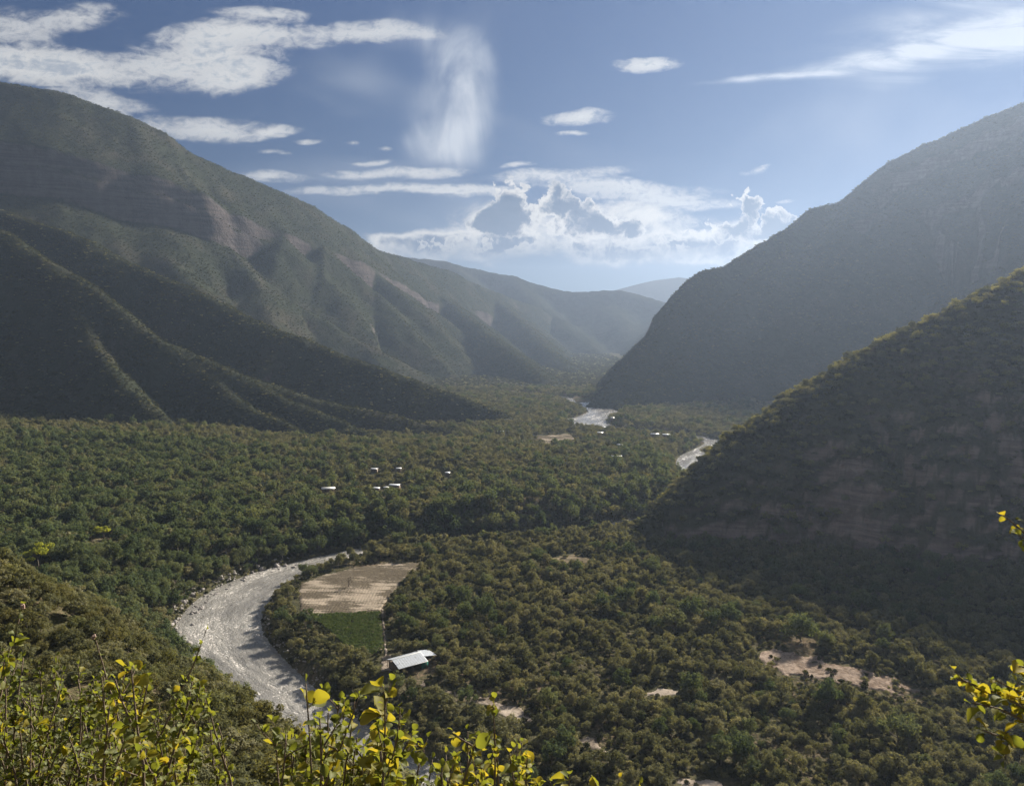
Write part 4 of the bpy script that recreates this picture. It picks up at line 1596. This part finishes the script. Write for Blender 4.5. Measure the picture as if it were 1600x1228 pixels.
# --- bushes on the knoll at lower left
def knoll():
    x, y, g = jgrid(-190, 40, 40, 230, 3.1, 15)
    z = near_z(x, y)
    k = in_view(x, y, z, 160, -300, 1330) & (z > ground_z(x, y) + .3) & (y > 40)
    x, y, z = x[k], y[k], z[k]
    den = fbm(x / 22, y / 22, 3, 701)
    k = den > -.30
    x, y, z = x[k], y[k], z[k]
    s = g.uniform(.55, 1.1, len(x)) * (1 + fbm(x / 15, y / 15, 2, 703) * .5)
    gr_ = g.uniform(0, 1, len(x)) < .55
    scl = np.stack([s * g.uniform(.9, 1.2, len(x)), s * g.uniform(.9, 1.2, len(x)), s * g.uniform(.8, 1.15, len(x))], 1)
    u, v = project(x, y, z + 1.5)
    d = np.hypot(x, y)
    ok = (u > 5) & (u < 620) & (v > 860) & (v < 1215) & (visible(x, y, z + 2.6))
    ii = np.where(ok)[0]
    ii = ii[np.argsort(-(s / d)[ii])][:280]
    one = np.zeros(len(x), bool)
    one[ii] = True
    rest = ~one
    scatter_obj('knoll_scrub', ['ochre', 'olive'], np.stack([x, y, z - .2], 1)[rest], scl[rest], gr_[rest].astype(int), 'low scrub filling the knoll between its bushes', 16)
    rank = {}
    for gk in (0, 1):
        mine = [i for i in ii if int(gr_[i]) == gk]
        nm = 'green' if gk else 'ochre-green'
        for r_, i in enumerate(sorted(mine, key=lambda q: -(s[q]))[:3]):
            rank[i] = '%s %s bush on the knoll left of the river' % (['largest', 'second largest', 'third largest'][r_], nm)
        for r_, i in enumerate([q for q in sorted(mine, key=lambda q: u[q]) if q not in rank][:4]):
            rank[i] = '%s %s bush from the left edge on the knoll' % (['first', 'second', 'third', 'fourth'][r_], nm)
        for r_, i in enumerate([q for q in sorted(mine, key=lambda q: -u[q]) if q not in rank][:6]):
            rank[i] = '%s %s bush from the river end of the knoll' % (['first', 'second', 'third', 'fourth', 'fifth', 'sixth'][r_], nm)
    for i in ii:
        gk = int(gr_[i])
        nm = 'green' if gk else 'ochre-green'
        edge = 'along the upper rim of the knoll' if v[i] < np.interp(u[i], [0, 150, 262, 382, 478], [935, 975, 1040, 1105, 1180]) else ('on the left flank of the knoll' if u[i] < 180 else 'on the river side of the knoll')
        sz = 'small' if s[i] < .8 else 'larger'
        lab = rank.get(i, '%s %s bush %s' % (sz, nm, edge))
        place_tree(K_olive if gk else K_ochre, int(i), (x[i], y[i], z[i] - .25), tuple(scl[i] * (.7 if gk else 1.0)), float(g.uniform(0, 6.28)), lab, 'bush', '%s %s bushes %s' % (sz, nm, edge), 'bush')
    print('KNOLL', len(x), len(ii))


knoll()


# ------------------------------------------------------------------ buildings
def paint_mat(name, col, rough=.7, spec=.3, metal=0.0, dirt=.25, scale=1.5):
    m, w = new_mat(name)
    tc = w.node('ShaderNodeTexCoord')
    n = w.noise(tc.outputs['Object'], scale, 5, .65, .3)
    c = w.mix(w.smooth(n, .45, .75), col, (col[0] * (1 - dirt), col[1] * (1 - dirt * 1.1), col[2] * (1 - dirt * 1.3), 1))
    principled(w, c, rough, spec, n, .02, metal)
    return m


M_roofmetal = paint_mat('zinc_roof', (.50, .53, .56, 1), .42, .5, .35, .3)
M_tarp = paint_mat('green_tarpaulin', (.02, .16, .12, 1), .6)
M_wood = paint_mat('weathered_wood', (.16, .12, .09, 1), .85)
M_plaster = paint_mat('whitewash', (.70, .68, .64, 1), .85)
M_adobe = paint_mat('adobe_wall', (.20, .155, .12, 1), .9)
M_fascia = paint_mat('pale_board', (.72, .72, .70, 1), .7)
M_darkdoor = paint_mat('dark_opening', (.03, .028, .025, 1), .8)


def box_arrays(cx, cy, cz, sx, sy, sz):
    x0, x1, y0, y1, z0, z1 = cx - sx / 2, cx + sx / 2, cy - sy / 2, cy + sy / 2, cz - sz / 2, cz + sz / 2
    V = [(x0, y0, z0), (x1, y0, z0), (x1, y1, z0), (x0, y1, z0), (x0, y0, z1), (x1, y0, z1), (x1, y1, z1), (x0, y1, z1)]
    return V, [(0, 3, 2, 1), (4, 5, 6, 7), (0, 1, 5, 4), (1, 2, 6, 5), (2, 3, 7, 6), (3, 0, 4, 7)]


def slab_arrays(a, b, c, d, t):
    """four corners of a sloping sheet given a thickness"""
    V = [np.array(p, float) for p in (a, b, c, d)]
    n = np.cross(V[1] - V[0], V[3] - V[0])
    n /= np.linalg.norm(n)
    V = V + [p - n * t for p in V]
    return V, [(0, 1, 2, 3), (7, 6, 5, 4), (0, 4, 5, 1), (1, 5, 6, 2), (2, 6, 7, 3), (3, 7, 4, 0)]


def corrugated(a, b, d, t=.03, pitch=.9, amp=.05):
    """roof sheet from edge a-b (along) with slope edge a-d, ribs running down the slope"""
    a, b, d = (np.array(p, float) for p in (a, b, d))
    L = np.linalg.norm(b - a)
    n = max(8, int(L / pitch) * 4)
    nr = np.cross(b - a, d - a)
    nr /= np.linalg.norm(nr)
    if nr[2] < 0:
        nr = -nr
    V, Fc = [], []
    for i in range(n + 1):
        s = i / n
        off = nr * amp * (1 if (i % 4) == 0 else 0)
        V += [a + (b - a) * s + off, d + (b - a) * s + off]
    for i in range(n):
        Fc.append((2 * i, 2 * i + 2, 2 * i + 3, 2 * i + 1))
    m = len(V)
    V += [v - nr * t for v in V]
    Fc += [tuple(reversed([q + m for q in f])) for f in Fc]
    Fc += [(0, 1, m + 1, m), (2 * n + 1, 2 * n, m + 2 * n, m + 2 * n + 1)]
    return V, Fc


def shed():
    # the long axis runs from front left to back right, as the roof edges in the picture say
    a = np.array(gxy(612, 1037, 3.2 + 3.2))
    b = np.array(gxy(657, 1020, 3.2 + 4.2))
    L = np.linalg.norm(b - a)
    ang = math.atan2(b[1] - a[1], b[0] - a[0])
    ctr = (a + b) / 2
    z0 = float(ground_z(ctr[:1], ctr[1:])[0])
    root = empty('farm_shed', (ctr[0], ctr[1], z0), ang)
    tag(root, 'farm shed with grey metal roof and green tarpaulin beside the crop plot', 'shed')
    h, e, wd = 4.2, 2.9, 5.0
    L2 = L / 2
    ro = obj('roof', make_mesh('roof', *corrugated((-L2, 0, h), (L2, 0, h), (-L2, -wd, e)), M_roofmetal), root)
    obj('roof', make_mesh('roof', *corrugated((L2, .02, h), (-L2, .02, h), (L2, wd * .8, e)), M_roofmetal), root)
    obj('ridge_cap', make_mesh('ridge_cap', *join([tube([(-L2 - .05, 0, h + .04), (L2 + .05, 0, h + .04)], [.11, .11], 6)]), M_fascia), root)
    obj('fascia', make_mesh('fascia', *slab_arrays((L2 + .06, 0, h + .02), (L2 + .06, -wd, e + .02), (L2 + .06, -wd, e - .22), (L2 + .06, 0, h - .22), .05), M_fascia), root)
    obj('fascia', make_mesh('fascia', *box_arrays(0, -wd - .05, e - .08, L, .06, .16), M_fascia), root)
    # lean-to canopy at the right end
    ca = obj('canopy', make_mesh('canopy', *corrugated((L2 + .15, -wd * .55, e + .75), (L2 + .15, wd * .55, e + .75), (L2 + 4.6, -wd * .55, e + .05)), M_roofmetal), root)
    obj('fascia', make_mesh('fascia', *box_arrays(L2 + 4.64, 0, e - .02, .06, wd * 1.1, .2), M_fascia), ca)
    for (x, y, hh) in [(-L2 + .3, -wd + .3, e - .1), (0, -wd + .3, e - .1), (L2 - .3, -wd + .3, e - .1), (-L2 + .3, wd * .8 - .3, e - .1), (0, wd * .8 - .3, e - .1), (L2 - .3, wd * .8 - .3, e - .1),
                       (L2 + 4.4, -wd * .5, e - .15), (L2 + 4.4, wd * .5, e - .15)]:
        obj('post', make_mesh('post', *box_arrays(x, y, hh / 2 - .3, .16, .16, hh + .6), M_wood), root)
    obj('tarpaulin', make_mesh('tarpaulin', *box_arrays(L2 - .6, -wd + 1.0, 1.35, 2.6, .06, 2.3), M_tarp), root)
    obj('tarpaulin', make_mesh('tarpaulin', *box_arrays(L2 + .5, -wd * .1, 1.45, .06, wd * .8, 2.5), M_tarp), root)
    obj('wall', make_mesh('wall', *box_arrays(-L2 * .3, wd * .3, 1.4, L * .62, .12, 2.8), M_wood), root)
    obj('wall', make_mesh('wall', *box_arrays(-L2 + .4, 0, 1.4, .12, wd * 1.2, 2.8), M_wood), root)
    v, f = tube([(-L2 + 1.4, -wd * .55, 3.3), (-L2 + 1.4, -wd * .55, 4.2)], [.09, .09], 7)
    obj('vent_pipe', make_mesh('vent_pipe', v, f, M_fascia), root)


shed()


def house(i):
    (px, py, L, wd, label, rc) = HOUSES[i]
    L, wd = L * .82, wd * .9
    (x, y, z, D) = HPOS[i]
    g = random.Random(i)
    root = empty('house', (x, y, z), g.uniform(-.35, .35))
    tag(root, label, 'house')
    h = 2.7
    rise = wd * .11
    mat = paint_mat('house_roof', (min(rc[0] * 1.2, .85), min(rc[1] * 1.2, .85), min(rc[2] * 1.2, .85), 1), .4, .5, .3, .12)
    V, Fc = box_arrays(0, 0, h / 2 - .5, L, wd, h + 1)
    n = len(V)
    V = V + [(-L / 2, 0, h + rise), (L / 2, 0, h + rise)]
    Fc = Fc + [(4, 7, n), (6, 5, n + 1)]
    obj('wall', make_mesh('wall', V, Fc, M_adobe), root)
    o = .45
    obj('roof', make_mesh('roof', *slab_arrays((-L / 2 - o, 0, h + rise + .08), (-L / 2 - o, -wd / 2 - o, h - .05), (L / 2 + o, -wd / 2 - o, h - .05), (L / 2 + o, 0, h + rise + .08), .07), mat), root)
    obj('roof', make_mesh('roof', *slab_arrays((L / 2 + o, .005, h + rise + .08), (L / 2 + o, wd / 2 + o, h - .05), (-L / 2 - o, wd / 2 + o, h - .05), (-L / 2 - o, .005, h + rise + .08), .07), mat), root)
    if L > 5:
        obj('door', make_mesh('door', *box_arrays(L * .18, -wd / 2 - .02, 1.0, .9, .06, 2.0), M_darkdoor), root)
        obj('window', make_mesh('window', *box_arrays(-L * .22, -wd / 2 - .02, 1.5, .9, .06, .9), M_darkdoor), root)


for i in range(len(HOUSES)):
    house(i)


# ------------------------------------------------------------------ boulders on the left bank
def rock_mat():
    m, w = new_mat('river_boulder')
    oi = w.node('ShaderNodeObjectInfo')
    tc = w.node('ShaderNodeTexCoord')
    n = w.noise(tc.outputs['Object'], 3.0, 5, .65)
    c = w.mix(oi.outputs['Random'], (.13, .12, .11, 1), (.30, .27, .25, 1))
    c = w.mix(n, c, (.34, .31, .28, 1))
    principled(w, c, .8, .3, n, .1)
    return m


M_rock = rock_mat()


def rock_mesh(seed):
    import bmesh
    bm = bmesh.new()
    bmesh.ops.create_icosphere(bm, subdivisions=2, radius=1.0)
    g = np.random.default_rng(seed)
    o = g.uniform(0, 50, 3)
    for v in bm.verts:
        c = np.array(v.co)
        k = 1 + .38 * float(noise2(np.array([c[0] * 1.1 + o[0] + c[2]]), np.array([c[1] * 1.1 + o[1] - c[2]]), seed)[0])
        v.co = Vector((c[0] * k, c[1] * k * .85, max(c[2], -.5) * k * .68))
    me = bpy.data.meshes.new('boulder')
    bm.to_mesh(me)
    bm.free()
    me.materials.append(M_rock)
    return me


ROCKS = [rock_mesh(s) for s in range(6)]


def rocks():
    g = np.random.default_rng(31)
    line = smooth_line(RIV, 1.2)
    u, v = project(line[:, 0], line[:, 1], line[:, 2] * 0)
    k = (v > 885) & (v < 1000) & (u < 500)
    line = line[k]
    tan = np.gradient(line[:, :2], axis=0)
    tan /= np.linalg.norm(tan, axis=1)[:, None]
    nor = np.stack([tan[:, 1], -tan[:, 0]], 1)        # towards the right-hand (left in the picture) bank
    small_p, small_s = [], []
    n = 420
    i = g.integers(0, len(line), n)
    off = line[i, 2] + g.uniform(-3.5, 8.0, n)
    p = line[i, :2] + nor[i] * off[:, None]
    z = np.maximum(ground_z(p[:, 0], p[:, 1]), -.5)
    s = np.clip(g.lognormal(-.75, .55, n), .2, 1.5)
    order = np.argsort(-s)
    names = ['largest', 'second largest', 'third largest', 'fourth largest', 'fifth largest', 'sixth largest']
    pu, pv = project(p[:, 0], p[:, 1], z)
    for r_, k in enumerate(order):
        if r_ < 75:
            o = obj('boulder', ROCKS[r_ % 6], None, (p[k, 0], p[k, 1], z[k] + s[k] * .2))
            o.scale = (s[k] * g.uniform(.8, 1.3), s[k], s[k] * g.uniform(.7, 1.1))
            o.rotation_euler = (g.uniform(-.3, .3), g.uniform(-.3, .3), g.uniform(0, 6.28))
            where = 'at the outer bend of the river' if pu[k] < 330 else 'on the upstream stretch of the left bank'
            size_ = 'large' if s[k] > 1.0 else 'smaller'
            lab = '%s grey boulder on the stony left river bank' % names[r_] if r_ < 6 else '%s grey boulder %s' % (size_, where)
            tag(o, lab, 'boulder', '%s boulders %s' % (size_, where))
        else:
            small_p.append((p[k, 0], p[k, 1], z[k] + s[k] * .1))
            small_s.append(s[k])
    # stones elsewhere along the inner bank, too small to pick apart
    line = smooth_line(RIV, 1.0)
    line = line[(line[:, 1] < 330) & (line[:, 1] > 170)]
    tan = np.gradient(line[:, :2], axis=0)
    tan /= np.linalg.norm(tan, axis=1)[:, None]
    n = 1100
    i = g.integers(0, len(line), n)
    sgn = np.where(g.uniform(0, 1, n) < .75, 1, -1)
    off = (line[i, 2] + g.uniform(-.5, 5.5, n)) * sgn
    p = line[i, :2] + np.stack([-tan[i, 1], tan[i, 0]], 1) * off[:, None]
    z = np.maximum(ground_z(p[:, 0], p[:, 1]), -.3)
    small_p = np.concatenate([np.array(small_p), np.stack([p[:, 0], p[:, 1], z], 1)])
    small_s = np.concatenate([np.array(small_s), np.clip(g.lognormal(-1.3, .45, n), .12, .6)])
    col = bpy.data.collections.new('proto_stone')
    for k, me in enumerate(ROCKS):
        col.objects.link(bpy.data.objects.new('proto_stone_%d' % k, me))
    PROTO['stone'] = (col, 6)
    s = np.array(small_s)
    scatter_obj('stones', ['stone'], small_p, np.stack([s, s, s], 1), np.zeros(len(s)), 'loose stones and gravel along the river banks', 21)


rocks()


# ------------------------------------------------------------------ leafy shrubs in front of the viewpoint
M_leafA = leaf_mat('yellow_green_leaf', (.22, .215, .034, 1), (.265, .245, .038, 1), (.31, .265, .042, 1), .62, (1.35, 1.2, .55, 1), .6)  # yellow-green leaf colour, mixed at random with the greener one
M_leafB = leaf_mat('green_leaf', (.12, .145, .032, 1), (.16, .18, .038, 1), (.19, .195, .04, 1), .58, (1.35, 1.25, .55, 1), .6)
M_leafC = leaf_mat('young_reddish_leaf', (.26, .13, .04, 1), (.30, .15, .05, 1), (.30, .20, .05, 1), .5, (1.4, 1.0, .5, 1), .45)
M_twig = paint_mat('twig_bark', (.19, .145, .105, 1), .85, .2, 0, .3, 40)
M_bud = paint_mat('pink_bud', (.60, .42, .34, 1), .7, .3, 0, .2, 60)


def leaf_mesh(seed, mat, length=.05, width=.040):
    """rounded leaf with a folded midrib, base at the origin, pointing along +X"""
    g = random.Random(seed)
    st = [(0, 0.0), (.10, .30), (.26, .74), (.45, 1.0), (.64, 1.0), (.80, .82), (.92, .50), (1.0, 0.0)]
    fold = g.uniform(.25, .75)
    droop = g.uniform(-.15, .45)
    wave = g.uniform(0, 6.28)
    V, Fc = [], []
    rows = []
    for s, wdt in st:
        x = s * length
        z0 = -droop * length * s * s
        hw = wdt * width / 2
        if wdt == 0:
            V.append((x, 0, z0))
            rows.append((len(V) - 1,))
        else:
            wob = g.uniform(-.06, .06) * hw
            r1, r2 = math.sin(wave + s * 7) * .22, math.cos(wave * 1.7 + s * 6) * .22
            V += [(x, -hw + wob, z0 + hw * (fold + r1)), (x, 0, z0), (x, hw + wob, z0 + hw * (fold + r2))]
            rows.append((len(V) - 3, len(V) - 2, len(V) - 1))
    for a, b in zip(rows[:-1], rows[1:]):
        if len(a) == 1:
            Fc += [(a[0], b[1], b[0])[::-1], (a[0], b[2], b[1])[::-1]]
        elif len(b) == 1:
            Fc += [(a[0], a[1], b[0])[::-1][::-1], (a[1], a[2], b[0])]
        else:
            Fc += [(a[0], a[1], b[1], b[0]), (a[1], a[2], b[2], b[1])]
    # petiole
    pv, pf = tube([(-.014, 0, .001), (0, 0, 0), (.012, 0, -.001)], [.0011, .001, .0007], 4)
    o = len(V)
    V = V + list(pv)
    Fc = Fc + [tuple(i + o for i in f) for f in pf]
    return make_mesh('leaf', V, Fc, mat, True)


LEAVES = [leaf_mesh(i, [M_leafA, M_leafB, M_leafA, M_leafB, M_leafC][i % 5], .05, [.040, .036, .043, .033, .034][i % 5]) for i in range(10)]
L_A = [i for i in range(10) if i % 5 in (0, 2)]
L_B = [i for i in range(10) if i % 5 in (1, 3)]
L_C = [i for i in range(10) if i % 5 == 4]


def bud_mesh():
    parts = []
    for k in range(5):
        a = k * 1.256
        parts.append(tube([(0, 0, 0), (.004 * math.cos(a), .004 * math.sin(a), .006), (.007 * math.cos(a), .007 * math.sin(a), .014), (.005 * math.cos(a), .005 * math.sin(a), .019)], [.002, .0042, .004, .0012], 5))
    return make_mesh('bud', *join(parts), M_bud, True)


BUD = bud_mesh()


def bezier(p0, p1, p2, p3, n):
    t = np.linspace(0, 1, n)[:, None]
    return (1 - t) ** 3 * p0 + 3 * (1 - t) ** 2 * t * p1 + 3 * (1 - t) * t * t * p2 + t ** 3 * p3


def shrub(name, label, root_xy, tips, seed, leaf_scale=1.0, leaf_gap=.030, bare=(), buds=(), group=None, cat='shrub', twigs=3, twig_len=(.05, .13), leafy_from=.45, redness=.0, green=.55, approach=None):
    """stems from one root to tips given as (px, py, distance); side twigs; every leaf its own mesh"""
    g = np.random.default_rng(seed)
    rx, ry = root_xy
    rz = float(near_z(np.array([rx]), np.array([ry]))[0])
    root = empty(name, (rx, ry, rz))
    tag(root, label, cat, group)
    base = np.array([rx, ry, rz])
    leaves = []          # (pos, direction, size, variant)

    def put_leaves(path, t0, gap):
        seg = np.linalg.norm(np.diff(path, axis=0), axis=1)
        arc = np.concatenate([[0], np.cumsum(seg)])
        s = arc[-1] * t0
        k = 0
        while s < arc[-1]:
            i = min(np.searchsorted(arc, s) - 1, len(path) - 2)
            i = max(i, 0)
            f = (s - arc[i]) / max(seg[i], 1e-6)
            p = path[i] + (path[i + 1] - path[i]) * f
            t = (path[i + 1] - path[i]) / max(seg[i], 1e-6)
            side = np.cross(t, [0, 0, 1.0])
            side /= (np.linalg.norm(side) + 1e-6)
            d = side * (1 if k % 2 else -1) * g.uniform(.5, 1.1) + t * g.uniform(.2, .8) + g.normal(size=3) * .35 + np.array([0, 0, .15])
            d /= np.linalg.norm(d)
            big = 1.0 if g.uniform() > .10 else g.uniform(1.3, 1.75)
            for q_ in range(int(g.integers(1, 5))):
                d2 = d + g.normal(size=3) * .55
                leaves.append((p + t * g.uniform(-.006, .006), d2 / np.linalg.norm(d2), leaf_scale * big * g.uniform(.55, 1.2)))
            s += gap * g.uniform(1.0, 3.4)
            k += 1
        d = (path[-1] - path[-2])
        leaves.append((path[-1], d / np.linalg.norm(d), leaf_scale * g.uniform(.5, .9)))

    for ti, (px, py, D) in enumerate(tips):
        tip = P(px, py, D)
        L = np.linalg.norm(tip - base)
        bow = g.normal(size=3) * L * .10
        foot = base + np.array([g.uniform(-.45, .45), g.uniform(-.2, .2), -.05])
        path = bezier(foot, base + np.array([0, 0, L * .4]) + bow, (tip - np.array([(tip - base)[0] * .12, (tip - base)[1] * .12, L * .25]) + bow * .4) if approach is None else tip + np.array(approach) + bow * .2, tip, 26)
        wig = np.cumsum(np.cumsum(g.normal(0, .0028, (26, 3)), 0) * .6 + g.normal(0, .006, (26, 3)), 0)
        wig -= np.linspace(0, 1, 26)[:, None] * wig[-1]
        wig *= np.sin(np.linspace(0, math.pi, 26))[:, None]
        path = path + wig
        v, f = tube(path - base, np.linspace(.011, .0022, 26) * g.uniform(.8, 1.1), 6)
        st = obj('stem', make_mesh('stem', v, f, M_twig, True), root)
        isbare = ti in bare
        if not isbare:
            put_leaves(path, max(leafy_from, .3), leaf_gap)
        else:
            put_leaves(path, .86, leaf_gap * 1.6)
        for q in range(0 if isbare else twigs):
            i = int(g.integers(14, 25))
            t = path[min(i + 1, 25)] - path[i]
            t /= np.linalg.norm(t)
            d = t * .6 + g.normal(size=3) * .55 + np.array([0, 0, .35])
            d /= np.linalg.norm(d)
            ln = g.uniform(*twig_len)
            tw = bezier(path[i], path[i] + t * ln * .3, path[i] + d * ln * .7, path[i] + d * ln + np.array([0, 0, .02]), 8)
            v, f = tube(tw - base, np.linspace(.0035, .0013, 8), 5)
            obj('twig', make_mesh('twig', v, f, M_twig, True), st)
            put_leaves(tw, .15, leaf_gap)
        if ti in buds:
            for b in range(3):
                o = obj('bud', BUD, root, tuple(path[-1] - base + g.normal(size=3) * .008))
                o.scale = (.8,) * 3
                o.rotation_euler = (g.uniform(-.6, .6), g.uniform(-.6, .6), 0)
    # keep those in view; the 300 that show largest are parts of their own, the rest one mass
    info = []
    for (p, d, s) in leaves:
        u, v = project(p[0], p[1], p[2])
        vis = (-40 < u < 1640) and (v < 1262)
        dep = p[1]
        info.append((s / dep if vis else s / dep * .01, p, d, s, vis))
    info.sort(key=lambda t: -t[0])
    rest = []
    for k, (w_, p, d, s, vis) in enumerate(info):
        r = g.uniform()
        pool = L_C if r < redness else (L_B if r < redness + green else L_A)
        me = LEAVES[pool[int(g.integers(0, len(pool)))]]
        up = np.array([.35, .25, .9]) + g.normal(size=3) * .55
        X = d
        Y = np.cross(up, X)
        Y /= np.linalg.norm(Y)
        Z = np.cross(X, Y)
        M = Matrix(((X[0], Y[0], Z[0], 0), (X[1], Y[1], Z[1], 0), (X[2], Y[2], Z[2], 0), (0, 0, 0, 1)))
        loc = p - base + X * .014 * s
        if k < 300:
            o = bpy.data.objects.new('leaf', me)
            o.matrix_local = Matrix.Translation(Vector(loc)) @ M @ Matrix.Scale(s, 4)
            link(o, root)
        else:
            rest.append((loc, M, s, me))
    if rest:
        V, Fc, mi = [], [], []
        o_ = 0
        for loc, M, s, me in rest:
            for vv_ in me.vertices:
                V.append((M @ (vv_.co * s)) + Vector(loc))
            for pg in me.polygons:
                Fc.append(tuple(i + o_ for i in pg.vertices))
            o_ += len(me.vertices)
        fo = obj('foliage', make_mesh('foliage', V, Fc, M_leafB, True), root)
        fo['kind'] = 'stuff'
    return len(leaves)


def tips_in(seed, n, x0, x1, top, d0, d1, ybot=1228):
    """tips spread between x0 and x1, below the outline top(x)"""
    g = np.random.default_rng(seed)
    out = []
    for i in range(n):
        x = x0 + (x1 - x0) * ((i + .5) / n) + g.uniform(-.5, .5) * (x1 - x0) / n
        t = float(np.interp(x, [p[0] for p in top], [p[1] for p in top]))
        y = t + (g.uniform(0, 1) ** 1.6) * (ybot - t) * .75
        out.append((x, y, g.uniform(d0, d1)))
    return out


TOP = [(-60, 1000), (0, 1010), (60, 1030), (100, 1050), (150, 1060), (200, 1040), (230, 1060), (270, 1080), (310, 1060), (340, 1100), (380, 1180), (430, 1150), (470, 1140), (510, 1100),
       (560, 1085), (600, 1090), (650, 1120), (690, 1190), (720, 1150), (760, 1105), (800, 1150), (830, 1185), (900, 1220), (1000, 1222)]
c1 = shrub('leafy_shrub', 'yellow-green backlit shrub at the far left of the foreground', (-2.25, 3.3),
           tips_in(1, 30, -30, 160, TOP, 2.9, 3.8) + [(16, 1012, 2.9), (35, 948, 3.0), (8, 1030, 2.6)], 101, .54, .017, bare=(31,), buds=(31,), twigs=5)
c2 = shrub('leafy_shrub', 'yellow-green shrub with larger leaves rising left of the river', (-1.45, 3.0),
           tips_in(2, 24, 140, 345, TOP, 2.5, 3.5) + [(205, 1045, 2.2), (180, 1062, 2.2), (232, 1062, 2.3), (300, 1065, 2.6), (322, 985, 2.8), (150, 1000, 3.1)], 102, .58, .018, bare=(28, 29), buds=(29,), twigs=4)
c3 = shrub('leafy_shrub', 'bushy yellow-green shrub in front of the river\'s lower end', (-.85, 2.6),
           tips_in(3, 25, 430, 690, TOP, 2.1, 2.9) + [(600, 1078, 2.1), (560, 1090, 2.2), (478, 1068, 2.4), (625, 1105, 2.0)], 103, .62, .018, bare=(27,), buds=(), twigs=4)
c4 = shrub('leafy_shrub', 'small upright yellow-green shrub right of the river shrub', (-.08, 2.6),
           tips_in(4, 11, 695, 835, TOP, 2.2, 2.7) + [(772, 1095, 2.3), (745, 1150, 2.3), (815, 1160, 2.4)], 104, .58, .019, twigs=3)
c5 = shrub('leafy_shrub', 'low leaf tips poking up at the bottom edge of centre', (.22, 2.8),
           [(890, 1212, 2.6), (930, 1222, 2.5), (968, 1216, 2.6), (1000, 1226, 2.6), (860, 1222, 2.5)], 105, .7, .04, twigs=1, leafy_from=.8)
c6 = shrub('leafy_shrub', 'leafy branch reaching in from the right edge', (2.35, 2.3),
           [(1495, 1060, 2.2), (1520, 1098, 2.2), (1555, 1062, 2.3), (1590, 1040, 2.2), (1535, 1140, 2.15), (1572, 808, 2.25), (1592, 836, 2.2), (1600, 815, 2.3), (1600, 1090, 2.3)], 106, .62, .017, twigs=4, leafy_from=.80, redness=.0, twig_len=(.06, .13), approach=(.36, .05, -.16))
print('LEAVES', c1, c2, c3, c4, c5, c6)
